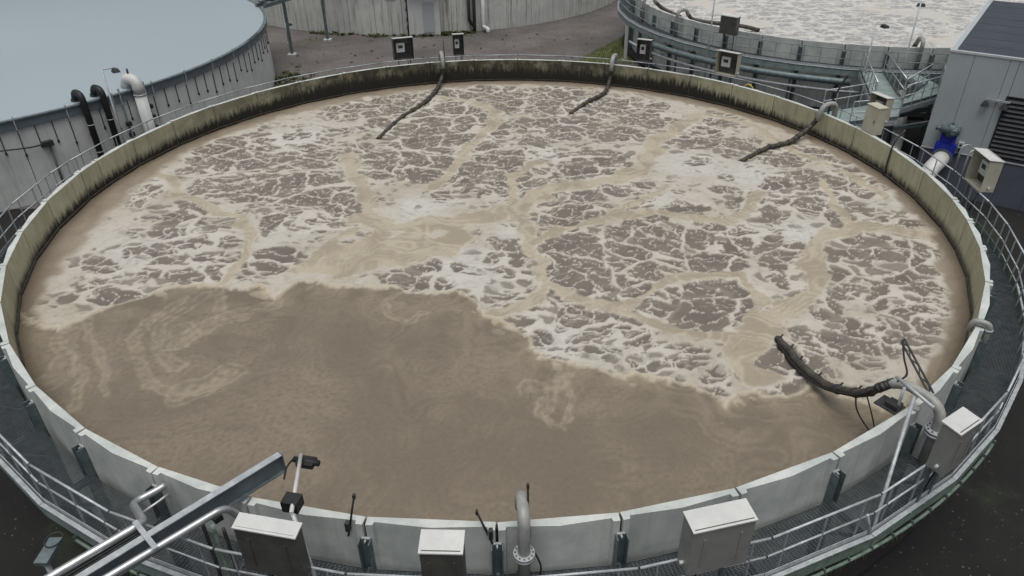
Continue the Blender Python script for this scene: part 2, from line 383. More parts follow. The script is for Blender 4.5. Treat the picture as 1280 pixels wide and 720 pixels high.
SWIRLS=[(0.14,[(-9.39,-6.31),(-9.99,-7.18),(-10.1,-7.99),(-9.76,-8.85),(-9.09,-9.78),(-8.34,-10.57),(-7.79,-10.69),(-7.31,-10.37),(-6.88,-9.64)]),(0.3,[(-6.71,-6.38),(-7.43,-7.13),(-8.13,-7.67),(-8.47,-8.23),(-8.67,-8.46)]),(0.16,[(-8.7,-6.06),(-9.29,-6.87),(-9.59,-7.58),(-9.32,-8.55),(-8.72,-9.26),(-8.26,-9.66)]),(0.35,[(-6.88,-9.64),(-7.14,-9.97),(-7.49,-10.43),(-7.82,-10.63)]),(0.5,[(-8.98,-7.85),(-8.69,-8.23),(-8.93,-8.35)]),(0.09,[(-11.95,-7.22),(-11.2,-8.28),(-10.7,-8.94),(-9.78,-10.54)]),(0.09,[(-12.17,-7.84),(-11.41,-8.96),(-10.9,-9.65),(-10.55,-10.62),(-10.26,-11.22)]),(0.3,[(-12.1,-7.84),(-11.62,-8.96),(-11.38,-9.83),(-11.61,-10.16)]),(0.12,[(-8.47,-5.69),(-8.26,-6.5),(-7.87,-7.42)]),(0.28,[(2.07,-9.66),(1.69,-10.22),(1.37,-10.55),(0.86,-10.52)]),(0.2,[(1.58,-10.39),(1.28,-11.0),(1.23,-11.35)]),(0.07,[(1.23,-11.35),(1.4,-11.94),(1.66,-12.01),(1.88,-11.57),(2.03,-10.99),(1.87,-10.63)]),(0.1,[(-2.9,-6.02),(-3.15,-6.6),(-3.01,-7.24),(-2.49,-7.63),(-2.22,-7.22),(-2.05,-7.05)])]
BOILS=[(-10.07,5.02,2.75,0.09,-0.63,2.2),(-8.77,2.17,2.55,0.08,-0.36,1.32),(-6.59,0.45,1.36,0.04,-0.41,1.83),(-8.04,-1.2,0.46,0.01,-0.21,0.76),(-6.33,-1.47,1.14,0.03,-0.13,0.56),(-10.72,-1.4,1.2,0.03,-0.56,1.5),(-11.71,-3.32,0.88,0.02,-0.19,0.44),(-9.87,-4.4,1.49,0.04,-0.31,0.82),(-12.85,-4.52,0.51,0.01,-0.37,0.76),(-14.4,1.85,0.82,0.02,-0.4,0.92),(-12.0,-5.91,1.21,0.03,-0.22,0.46),(-7.4,-3.97,0.58,0.01,-0.18,0.63),(-5.87,11.53,2.35,0.09,-0.21,1.38),(-5.61,8.81,0.49,0.02,-0.14,0.89),(-2.4,8.27,2.26,0.08,-0.25,3.25),(-6.04,5.81,0.42,0.01,-0.12,0.67),(-5.13,4.1,0.88,0.03,-0.21,1.3),(-3.18,3.91,1.34,0.04,-0.16,1.46),(0.3,3.09,2.04,0.06,-0.02,1.81),(-0.04,7.4,0.52,0.02,-0.01,0.52),(-2.06,1.01,0.31,0.01,-0.04,0.44),(-1.4,13.69,1.71,0.07,-0.04,0.83),(0.41,12.29,1.24,0.05,-0.01,1.82),(2.68,12.12,1.57,0.06,0.09,2.07),(2.71,8.45,1.71,0.06,0.04,0.87),(5.6,7.29,1.29,0.04,0.1,0.82),(1.59,6.16,0.64,0.02,0.02,0.87),(3.04,7.0,0.81,0.03,0.04,0.61),(3.99,3.79,1.35,0.04,0.12,1.37),(1.64,3.72,0.67,0.02,0.04,1.53),(5.46,11.09,1.54,0.06,0.12,1.11),(7.03,8.93,1.08,0.04,0.12,0.78),(7.82,10.69,0.56,0.02,0.12,0.73),(10.36,8.72,0.85,0.03,0.23,0.99),(9.4,7.32,0.89,0.03,0.16,0.72),(8.65,6.01,0.9,0.03,0.16,0.77),(10.48,5.5,0.71,0.02,0.19,0.75),(8.44,3.84,0.34,0.01,0.09,0.43),(4.85,1.21,0.75,0.02,0.05,0.44),(2.31,0.42,1.37,0.04,0.04,0.91),(2.7,-0.78,1.32,0.04,0.05,0.85),(7.06,-0.53,0.54,0.01,0.09,0.46),(5.61,0.03,0.42,0.01,0.06,0.41),(9.7,-0.19,0.96,0.03,0.26,0.95),(8.82,0.89,0.56,0.02,0.09,0.36),(12.62,4.4,1.45,0.05,0.26,0.79),(12.06,1.06,1.72,0.05,0.45,1.31),(11.63,-0.14,0.85,0.02,0.3,0.88),(10.13,-0.25,1.2,0.03,0.32,1.08),(12.76,-1.15,0.82,0.02,0.32,0.83),(14.23,1.26,0.57,0.02,0.36,0.89),(14.31,-1.72,0.75,0.02,0.19,0.43),(14.44,3.28,0.6,0.02,0.19,0.5),(2.6,-4.35,1.17,0.03,0.15,2.16),(4.99,-3.67,1.47,0.04,0.29,1.94),(7.24,-3.61,1.07,0.03,0.34,1.51),(8.64,-2.97,0.88,0.02,0.24,0.9),(4.8,-6.56,0.84,0.02,0.14,0.87),(6.64,-6.9,1.33,0.03,0.35,1.48),(0.65,-4.09,0.89,0.02,-0.0,1.04),(1.18,-7.55,0.65,0.01,0.02,0.96),(3.19,-7.51,1.34,0.03,0.11,1.05),(3.54,-8.47,0.78,0.02,0.04,0.37),(4.61,-9.34,0.86,0.02,0.08,0.48),(5.71,-10.43,0.33,0.01,0.07,0.31),(7.63,-9.82,0.8,0.02,0.31,1.0),(12.14,-4.12,1.38,0.03,0.53,1.3),(14.14,-4.33,0.74,0.02,0.64,1.34),(12.39,-6.04,1.48,0.03,0.4,0.9),(11.01,-6.24,0.78,0.02,0.19,0.49),(9.65,-7.21,0.4,0.01,0.16,0.45),(12.18,-7.79,0.83,0.02,0.33,0.71),(9.48,-8.6,1.33,0.03,0.27,0.74),(11.18,-8.75,0.75,0.02,0.26,0.58),(9.57,-4.69,0.57,0.01,0.42,1.3),(-2.01,-5.06,1.27,0.03,-0.07,0.68),(-0.44,-6.24,0.73,0.02,-0.02,0.36),(2.27,-9.21,0.86,0.02,0.02,0.35)]

def lerp3(a, b, t): return a + (b - a) * t[:, None]
def lin(*c): return np.array(srgb(*c)[:3])

def foam_field(x, y, main=True, seed=3):
    """colour, stiffness and height of the liquid"""
    wx = x + .42 * fbm(x * .55, y * .55, seed, 4) + .16 * fbm(x * 1.7, y * 1.7, seed + 40, 3)
    wy = y + .42 * fbm(x * .55, y * .55, seed + 80, 4) + .16 * fbm(x * 1.7, y * 1.7, seed + 120, 3)
    r = np.hypot(x, y); th = np.degrees(np.arctan2(y, x))
    low = fbm(x * .28, y * .28, seed + 200, 4); mid = fbm(x * .9, y * .9, seed + 230, 4); fine = fbm(x * 4.2, y * 4.2, seed + 260, 4)
    white = np.zeros(x.shape); ch = np.zeros(x.shape); chs = np.zeros(x.shape)
    if main:
        for cx, cy, rad, st in WHITE:
            white = np.maximum(white, st * np.exp(-((wx - cx) ** 2 + (wy - cy) ** 2) / (rad * rad) * 1.2))
        for w, pl in CHANNELS:
            d = dist_poly(wx, wy, pl); ww = w * (.58 + .42 * mid)
            ch = np.maximum(ch, 1 - sstep(ww * .6, ww * 1.08, d)); chs = np.maximum(chs, 1 - sstep(ww * .9, ww * 1.9, d))
        # still liquid before the foam front
        poly = FRONT + [(14.5, -10), (9, -18), (-9, -18), (-17, -9), (-17, -3)]
        px, py = x + .6 * (wx - x) + .11 * fine, y + .6 * (wy - y) + .11 * fine
        sd = dist_poly(px, py, FRONT); sd = np.where(inside(px, py, poly), sd, -sd)
        # calm scum along the wall
        wid = .6 + .5 * np.exp(-((th - 125) / 40) ** 2) + .75 * np.exp(-((np.abs(th) - 178) / 17) ** 2) + .25 * np.exp(-((th - 45) / 30) ** 2)
        rw = 15.7 - r + .35 * mid + .25 * low
        ring = 1 - sstep(wid * .7, wid * 1.2, rw); ringc = 1 - sstep(wid * .5, wid * 2.3, rw)
        # boils: lens-shaped areas where the dark liquid shows between threads of foam
        q = np.full(x.shape, -2.); q2 = q.copy(); own = np.zeros(x.shape, int)
        bx, by = x + .8 * (wx - x), y + .8 * (wy - y)
        for k, (cx, cy, ax, ay, bx_, by_) in enumerate(BOILS):
            det = ax * by_ - ay * bx_; dx, dy = bx - cx, by - cy
            qq = 1.27 - np.hypot((dx * by_ - dy * bx_) / det, (ax * dy - ay * dx) / det) ** .9
            q2 = np.where(qq > q, q, np.maximum(q2, qq)); own = np.where(qq > q, k, own); q = np.maximum(q, qq)
        B = np.array(BOILS); cxo, cyo = B[own, 0], B[own, 1]
        rs = np.random.RandomState(5); ang = rs.uniform(-.75, .35, len(BOILS))[own]; big = rs.uniform(.75, 1.35, len(BOILS))[own]
        sep = q - q2; q = q + .22 * mid + .10 * fine
    else:
        sd = np.full(x.shape, -9.); rw = 15.7 - r; ring = 1 - sstep(.2, .6, rw + .2 * mid); ringc = ring
        white = np.full(x.shape, .35); ch = sstep(.25, .5, fbm(wx * .16, wy * .16, seed + 400, 2)); chs = ch
        q = .45 + low + .5 * mid; sep = np.ones(x.shape); own = np.zeros(x.shape, int); cxo = cyo = ang = np.zeros(x.shape); big = np.ones(x.shape)
    # coordinates turned with each boil
    lx, ly = wx - cxo, wy - cyo; ca, sa = np.cos(ang), np.sin(ang)
    ux, uy = (lx * ca + ly * sa) * big + own * 7.3, (-lx * sa + ly * ca) * big + own * 3.1
    e1, id1 = cells(ux * .55 + .2 * mid, uy * .80, seed + 1)
    e2, id2 = cells(ux * 1.55 + .35 * mid, uy * 2.3 + .10 * fine, seed + 2)
    thread = np.abs(vnoise(ux * .7 + .4 * mid, uy * 1.3, seed + 601)); thread2 = np.abs(vnoise(ux * 1.7 + .5 * mid, uy * 3.6 + .4 * mid, seed + 622))
    veil = sstep(-.1, .35, fbm(ux * .7, uy * .7, seed + 640, 3))
    edge_ = np.clip(.14 - q, 0, 1.2)
    blank = sstep(-.05, .4, fbm(x * .45, y * .45, seed + 930, 3))
    grow = np.minimum(1.1 * edge_ ** 1.2, .19 + .14 * blank) + .20 * white + .05 * chs ** 2 + .10 * ringc ** 2 + .05 * np.clip(low + .6 * mid - .15, 0, 1)
    vary = np.clip(.5 + 1.3 * mid + .5 * low, .1, 1.6)                        # thick and hair-thin threads
    a1, a2, a3, a4 = .028 + .035 * vary + grow, .006 + .018 * vary + .45 * grow, .25 * grow, .004 * vary + .25 * grow
    k = sstep(a1, a1 + .040, e1 + .025 * fine) * sstep(a2, a2 + .040, e2 + .022 * fine)
    k = k * (.35 + .65 * sstep(a3, a3 + .020, thread + .006 * fine)) * (1 - .5 * (1 - sstep(a4, a4 + .03, thread2 + .012 * fine)) * veil)
    k = k * sstep(.05, .14, sep + .05 * mid + .02 * fine)
    wispy = sstep(.25, .55, fine + .5 * mid) * veil * .30
    dark = np.clip(k - wispy, 0, 1) * np.where(id2 > .975 - .2 * white, .4, 1.0) * sstep(-1.6 + blank, -.9 + blank, q)
    stray = sstep(.20, .32, e2 - .25 * white + .05 * fine) * (id2 > .5) * sstep(-.8, -.35, q) * .8
    dark = np.maximum(dark, stray) * (1 - ch) * (1 - ring)
    speck = sstep(.42, .55, fine + .35 * mid) * (1 - ch) * .5
    dark = np.clip(np.maximum(dark, speck * sstep(.25, .5, white) * .6), 0, 1)
    cF = lerp3(lin(190, 184, 173), lin(178, 169, 153), sstep(-.2, .4, low + .5 * mid) * .8)
    cF = lerp3(cF, lin(198, 197, 191), np.clip(white * 1.1, 0, 1))
    cD = lerp3(lin(110, 102, 93), lin(124, 116, 106), sstep(0, 1, id2 * .7 + .5 * mid + .2))
    if not main:
        cF = lerp3(cF, lin(206, 206, 205), np.full(x.shape, .85)); cD = lerp3(cD, lin(160, 160, 160), np.full(x.shape, .85))
    vein = np.abs(fbm(wx * 1.1, wy * 1.4, seed + 700, 4))
    mott = (1 - sstep(.0, .14, vein)) * .30 + sstep(.15, .6, fine + .5 * mid) * .30
    cF = lerp3(cF, cD, np.clip(mott, 0, .6) * .55)
    col = lerp3(cF, cD, dark)
    lacy = sstep(.6, .1, dark) * sstep(-.1, .2, q) * .55 * (1 - ch)         # threads stand out paler
    col = lerp3(col, lin(204, 199, 189), lacy)
    # currents: folds run along the stream lines of the slow drift
    psi = fbm(x * .21 + 3, y * .21, seed + 810, 3) + .10 * mid
    fold = fbm(psi * 26, psi * 3 + .15 * x, seed + 830, 3)
    cC = lerp3(lin(181, 170, 150), lin(157, 146, 127), sstep(-.35, .45, .8 * fold + .6 * mid + .5 * low))
    if not main: cC = lerp3(cC, lin(200, 199, 196), np.full(x.shape, .8))
    col = lerp3(col, cC, ch * .9)
    edge = np.exp(-((ch - .45) / .22) ** 2) * .5
    col = lerp3(col, lin(200, 192, 175), edge * (ch > .02))
    cR = lerp3(lin(158, 145, 126), lin(122, 109, 93), np.clip(.5 + .5 * mid + .4 * low + .3 * fold + .5 * (1 - rw / 1.2), 0, 1))
    col = lerp3(col, cR, ring * .9)
    fizz = (1 - .7 * dark) * (1 - .35 * ch)
    hgt = .045 * (1 - dark) * (1 - ring * .6) + .03 * mid + .010 * fine
    if main:
        calm = sstep(-.02, .05, sd)
        grain = fbm(x * 9, y * 9, seed + 500, 2)
        rough = sstep(-.25, .35, low + .4 * mid)                                # granular in some places, slick in others
        cB = lerp3(lin(117, 107, 93), lin(130, 119, 104), sstep(-.45, .45, low * .9 + .55 * fold + .3 * mid))
        cB = lerp3(cB, lin(92, 82, 69), sstep(.0, .5, grain) * (.12 + .26 * rough))
        cB = lerp3(cB, lin(146, 134, 113), sstep(.05, .5, -grain) * (.10 + .20 * rough))
        hair = np.exp(-(fbm(psi * 9, psi * 2 + .1 * y, seed + 850, 2) / .035) ** 2) * sstep(-.2, .5, mid + low)
        cB = lerp3(cB, lin(152, 141, 120), hair * .30)
        spread = np.exp(-np.clip(sd, 0, 9) / .9) * np.clip(.25 + mid + .4 * fold, 0, .5)
        cB = lerp3(cB, lin(158, 146, 124), spread)
        col = lerp3(col, cB, calm)
        lip = np.exp(-((sd + .03) / (.075 + .04 * mid)) ** 2) * np.clip(.85 + .8 * mid, .2, 1)
        col = lerp3(col, lin(192, 181, 160), lip)
        for w, pl in SWIRLS:
            d = dist_poly(x + .75 * (wx - x), y + .75 * (wy - y), pl)
            m = (1 - sstep(w * .3, w * 1.5, d)) * calm * np.clip(.45 + .9 * fine + .6 * fold, .12, .85)
            rim_ = np.exp(-((d - w * 1.0) / .04) ** 2) * calm * np.clip(.45 + .6 * fine + .4 * mid, .1, .7)
            col = lerp3(col, lin(164, 153, 133), np.clip(m * .5 + rim_ * .85, 0, 1))
        # broken scraps of foam drifting off the front
        scrap = sstep(.30, .36, e2) * (id2 > .80) * np.exp(-np.clip(sd - .1, 0, 9) / .35) * calm
        col = lerp3(col, lin(182, 171, 150), scrap * .7)
        fizz = fizz * (1 - calm) + (.10 + .12 * rough) * calm
        hgt = hgt * (1 - calm) + (.006 * grain * rough + .015 * low) * calm + .03 * lip
        near = np.exp(-((r - 15.6) / .25) ** 2)
        col = lerp3(col, lin(100, 86, 68), near * .5)
    return col, fizz, hgt

def liquid(name, cx, cy, rad, step, main, seed, z):
    n = int(2 * rad / step) + 3
    g = (np.arange(n) - (n - 1) / 2) * step
    X, Y = np.meshgrid(g, g); X, Y = X.ravel(), Y.ravel()
    keep = np.hypot(X, Y) < rad
    idx = -np.ones(n * n, np.int64); idx[keep] = np.arange(keep.sum())
    I = idx.reshape(n, n)
    q = np.stack([I[:-1, :-1], I[:-1, 1:], I[1:, 1:], I[1:, :-1]], -1).reshape(-1, 4); q = q[(q >= 0).all(1)]
    x, y = X[keep], Y[keep]
    col, fizz, h = foam_field(x, y, main, seed)
    me = bpy.data.meshes.new(name)
    me.vertices.add(len(x)); me.vertices.foreach_set('co', np.stack([x, y, h], -1).ravel().astype(np.float32))
    me.loops.add(len(q) * 4); me.loops.foreach_set('vertex_index', q.ravel().astype(np.int32))
    me.polygons.add(len(q)); me.polygons.foreach_set('loop_start', np.arange(0, len(q) * 4, 4, dtype=np.int32))
    me.polygons.foreach_set('use_smooth', np.ones(len(q), bool))
    me.update(calc_edges=True)
    ca = me.color_attributes.new('tint', 'FLOAT_COLOR', 'POINT')
    ca.data.foreach_set('color', np.concatenate([np.clip(col, 0, 1), np.ones((len(x), 1))], 1).ravel().astype(np.float32))
    fa = me.attributes.new('fizz', 'FLOAT', 'POINT'); fa.data.foreach_set('value', fizz.astype(np.float32))
    me.materials.append(M['foam'])
    o = bpy.data.objects.new(name, me); o.location = (cx, cy, z); COL.objects.link(o)
    return o

# ------------------------------------------------------------------ the setting: ground
GZ = -4.0
g = MB(); g.add([(-600, -600, GZ), (600, -600, GZ), (600, 900, GZ), (-600, 900, GZ)], [(0, 1, 2, 3)])
tag(g.build('ground', 'gravel'), kind='structure')
g = MB(); g.add([(-70, -60, GZ + .006), (60, -60, GZ + .006), (60, 17, GZ + .006), (13, 17, GZ + .006), (-14, 3.5, GZ + .006), (-16, 6, GZ + .006), (-70, 6, GZ + .006)], [tuple(range(7))])
tag(g.build('asphalt_yard', 'asphalt'), kind='structure')
g = MB()
gp = [(5.6, 29.6), (6.4, 31.4), (8.2, 34.0), (10.2, 37.4), (11.6, 38.4), (11.4, 33), (10.6, 29)]
g.prism(gp, GZ + .002, GZ + .05)
tag(g.build('grass_verge', 'soil'), kind='structure')
g = MB()
for _ in range(2600):
    while True:
        x, y = random.uniform(5.5, 11.7), random.uniform(29, 38.4)
        if inside(np.array([x]), np.array([y]), gp)[0]: break
    h, a, w = random.uniform(.08, .24), random.uniform(0, 6.28), random.uniform(.01, .03)
    dx, dy = math.cos(a) * w, math.sin(a) * w; lx, ly = random.uniform(-.08, .08), random.uniform(-.08, .08)
    g.add([(x - dx, y - dy, GZ + .04), (x + dx, y + dy, GZ + .04), (x + lx, y + ly, GZ + .04 + h)], [(0, 1, 2)])
tag(g.build('grass', 'grassleaf'), 'short green grass on the verge beside the round tank', 'grass', kind='stuff')

# ------------------------------------------------------------------ aeration tank, walkway, railing
RT_C = (25.96, 32.81)
RR = 15.7
JOINTS = [227.7, 236.3, 244.9, 253.2, 261.8, 270.7, 279.1, 287.8, 296.6, 305.9, 313.7, 321.8, 330.9, 338.9, 345.6, 351.3, 359.8,
          368.3, 376.7, 385.4, 394.2, 402.9, 411.5, 420.2, 428.9, 437.7, 446.4, 455.1, 463.9, 472.6, 481.4, 490.1, 498.8, 507.6,
          516.2, 524.8, 532.9, 537.0, 546.0, 554.3, 562.6, 570.9, 579.3, 587.7]
def band_at(deg):
    d = (deg + 180) % 360 - 180
    g_ = lambda c, w: math.exp(-(((d - c + 180) % 360 - 180) / w) ** 2)
    band = .20 + .44 * g_(125, 34) + .34 * g_(85, 30) + .42 * g_(52, 15) + .12 * g_(15, 22) + .16 * g_(178, 20) - .04 * g_(-10, 14)
    dirt = .12 + .95 * g_(112, 46) + .45 * g_(68, 22) + .12 * g_(20, 30)
    return max(.1, band), min(dirt, 1.15)

tank = thing('aeration_tank', (0, 0, GZ), 'open round concrete tank full of foaming brown sludge with stained inner wall', 'tank', 'round open tanks of foaming sludge')
for a0, a1 in zip(JOINTS, JOINTS[1:]):
    p, q = pol(RR, a0), pol(RR, a1)
    ch = (q - p); L = ch.length - .034; u = ch.normalized(); n_ = Vector((u.y, -u.x, 0)); m0 = (p + q) / 2
    e = .13; T = .19
    outl = [(-L / 2, 0), (-L / 2, T), (-L / 2 + e, T), (-L / 2 + e + .02, .115), (0, T + .005), (L / 2 - e - .02, .115), (L / 2 - e, T), (L / 2, T), (L / 2, 0)]
    jz = random.uniform(-.012, .012)
    pts = [(m0 + u * s_ + n_ * t_) for s_, t_ in outl]
    poly = [(v.x, v.y) for v in pts][::-1]
    mb = MB(); mb.prism(poly, GZ, jz)
    k = len(poly)
    # the last side of the reversed outline that joins (L/2,0) and (-L/2,0) is the inner face
    for fi in range(2, 2 + k):
        f = mb.f[fi]; z_ = [mb.v[i] for i in f]
        mx, my = sum(v[0] for v in z_) / 4, sum(v[1] for v in z_) / 4
        if abs(math.hypot(mx, my)) < RR - .01: mb.mi[fi] = 1
    o = mb.build('wall_panel', ['rim', 'inner'], tank)
    me = o.data
    ba = me.attributes.new('band', 'FLOAT', 'POINT'); da = me.attributes.new('dirt', 'FLOAT', 'POINT')
    bs = [band_at(math.degrees(math.atan2(v[1], v[0]))) for v in mb.v]
    ba.data.foreach_set('value', [b[0] for b in bs]); da.data.foreach_set('value', [b[1] for b in bs])
for a in JOINTS[:-1]:
    mb = MB(); c0 = pol(RR + .058, a); mb.box((c0.x, c0.y, -2.0), (.10, .038, 3.9), R(a)); mb.build('joint_seal', 'black', tank)
# steel channels that cover the joints outside
for a in JOINTS[:-1]:
    mb = MB()
    for s_ in (-1, 1):
        c0 = pol(RR + .28, a + s_ * .36); mb.box((c0.x, c0.y, -2.2), (.17, .02, 3.7), R(a))
    c0 = pol(RR + .205, a); mb.box((c0.x, c0.y, -2.2), (.02, .20, 3.7), R(a))
    mb.build('joint_channel', 'galv_dark', tank)
    mb = MB(); c0 = pol(RR + .195, a); mb.box((c0.x, c0.y, -.36), (.05, .16, .03), R(a)); c0 = pol(RR + .245, a); mb.box((c0.x, c0.y, -.40), (.06, .03, .05), R(a))
    mb.build('clamp', 'galv', tank)
# floor slab hidden under the sludge keeps the tank closed
mb = MB(); mb.prism([(15.6 * math.cos(t), 15.6 * math.sin(t)) for t in np.linspace(0, 2 * math.pi, 61)[:-1]], GZ + .01, GZ + .3); mb.build('floor_slab', 'rim', tank)
mb = MB(); mb.arc(15.9, 16.5, 0, 2 * math.pi, GZ, GZ + .22, 80); mb.build('footing', 'asphalt', tank)
# thin strip that draws a dark line along the wall at the waterline
for i in range(0, 43):
    a0, a1 = JOINTS[i] + .1, JOINTS[i + 1] - .1
    mb = MB(); mb.bar(pol(RR - .03, a0, -1.06), pol(RR - .03, a1, -1.06), .05, .035)
    mb.build('waterline_strip', 'hose', tank)

water = liquid('water', 0, 0, 15.72, .05, True, 3, -1.16)
tag(water, 'brown sludge with drifting beige foam filling the tank', 'water', kind='structure')

walk = thing('walkway', (0, 0, GZ), 'ring walkway of steel grating around the tank of brown and white foam', 'walkway', 'ring walkways')
rail = thing('guard_railing', (0, 0, GZ), 'galvanised tube railing around the tank of brown and white foam', 'railing', 'ring railings')
FZ = -1.15
SKIP_RAIL = ()
for i, (a0, a1) in enumerate(zip(JOINTS, JOINTS[1:])):
    p0, p1 = pol(1, a0), pol(1, a1); mid_ = (a0 + a1) / 2
    ri, ro = 15.99, 16.93
    # grating panel: edge bars, close bearing bars and cross rods
    mb = MB(); gap = .12
    A0, A1 = a0 + gap * .3, a1 - gap * .3
    for rr in (ri, ro): mb.bar(pol(rr, A0, FZ - .016), pol(rr, A1, FZ - .016), .008, .032)
    for aa in (A0, A1): mb.bar(pol(ri, aa, FZ - .016), pol(ro, aa, FZ - .016), .012, .034)
    nb = 30
    for k in range(1, nb):
        rr = ri + (ro - ri) * k / nb
        mb.bar(pol(rr, A0, FZ - .016), pol(rr, A1, FZ - .016), .007, .028)
    nc = max(6, int((a1 - a0) * 3.4))
    for k in range(1, nc):
        aa = A0 + (A1 - A0) * k / nc
        mb.bar(pol(ri, aa, FZ - .008), pol(ro, aa, FZ - .008), .010, .010)
    mb.build('grating', 'grating', walk)
    # edge channel and kick plate
    mb = MB(); mb.bar(pol(17.02, a0 + .02, FZ - .17), pol(17.02, a1 - .02, FZ - .17), .06, .30)
    alg = 262 < (a0 % 360) < 312 or 338 < (a0 % 360) or (a0 % 360) < 5
    mb.build('edge_beam', 'algae_steel' if alg else 'teal', walk)
    mb = MB(); mb.bar(pol(16.96, a0 + .03, FZ + .085), pol(16.96, a1 - .03, FZ + .085), .012, .17)
    kp = mb.build('kick_plate', 'algae_steel' if (330 < (a0 % 360) or (a0 % 360) < 8) else 'galv', walk)
    mb = MB(); mb.bar(pol(17.03, a0 + .03, FZ + .04), pol(17.03, a1 - .03, FZ + .04), .09, .02)
    for k in range(6):
        c0 = pol(17.03, a0 + (a1 - a0) * (k + .5) / 6, FZ + .055); mb.box(c0, (.025, .025, .012), R(a0))
    mb.build('edge_flat', 'galv', walk)
    # bracket under the joint
    mb = MB(); mb.bar(pol(15.9, a0, FZ - .12), pol(17.0, a0, FZ - .12), .08, .16)
    mb.bar(pol(15.95, a0, FZ - 1.0), pol(16.85, a0, FZ - .2), .06, .06)
    mb.build('bracket', 'galv_dark', walk)
    # railing bay
    RRD = 16.9
    for zz, nm, rr_ in ((-.05, 'top_rail', .026), (-.58, 'mid_rail', .022)):
        mb = MB(); q0, q1 = pol(RRD, a0 + .07, zz), pol(RRD, a1 - .07, zz); mb.tube([q0, q1], rr_, 8)
        o = mb.build(nm, 'galv', rail)
        mb = MB(); mb.tube([pol(RRD, a0 - .075, zz), pol(RRD, a0 + .075, zz)], rr_ * .8, 8); mb.build('sleeve', 'black', o)
    for fr in (.14, .5, .86):
        aa = a0 + (a1 - a0) * fr
        q0, q1 = pol(RRD, a0, 0), pol(RRD, a1, 0); c0 = q0.lerp(q1, fr)
        mb = MB(); mb.bar((c0.x, c0.y, FZ - .05), (c0.x, c0.y, -.06), .05, .014)
        mb.build('post', 'galv', rail)

# cable tray and algae-grown hose hung under the front edge
tray = thing('cable_tray', (pol(17.12, 285, GZ)), 'green algae grown cable tray hung under the walkway edge above dark asphalt', 'cable tray')
mb = MB()
pa = [pol(17.075, a, FZ - .345) for a in np.arange(240, 316, 2)]
mb.tube(pa, .035, 8); mb.build('conduit', 'algae_steel', tray)
for a in np.arange(240, 314, 2.1):
    mb = MB(); c0 = pol(17.08, a, FZ - .30); mb.box(c0, (.07, .015, .14), R(a)); mb.build('hanger', 'galv_dark', tray)
mb = MB()
for _ in range(500):
    a = random.uniform(240, 314); c0 = pol(17.10 + random.uniform(-.03, .03), a, FZ - .35); L = random.uniform(.04, .2)
    d = Vector((random.uniform(-.03, .03), random.uniform(-.03, .03), -L)); s_ = pol(.012, a + 90)
    mb.add([c0 - s_, c0 + s_, c0 + d], [(0, 1, 2)])
tag(mb.build('moss', 'moss', tray), kind='stuff')

# ------------------------------------------------------------------ right-hand twin tank: copies
RTG = GZ
def twin(src, label, cat):
    c = copy_tree(src); c.location = (RT_C[0], RT_C[1], GZ); c.rotation_euler = (0, 0, R(3)); c['label'] = label; return c
twin(tank, 'open round concrete tank full of white foam beyond the steel footbridge', 'tank')
w2 = twin(walk, 'ring walkway of grey green grating around the white foamed tank', 'walkway')
r2 = twin(rail, 'thin grey railing around the white foamed tank', 'railing')
for ch in list(w2.children):
    if ch.data.materials[0].name in ('algae_covered_steel',):
        me = ch.data.copy(); me.materials[0] = M['teal']; ch.data = me
for ch in list(r2.children):
    if ch.name.startswith(('top_rail', 'mid_rail', 'post')):
        me = ch.data.copy(); me.materials[0] = M['teal']; ch.data = me
w2o = liquid('water', RT_C[0], RT_C[1], 15.72, .09, False, 11, -1.0)
tag(w2o, 'sludge covered by white foam in the far open tank', 'water', kind='structure')

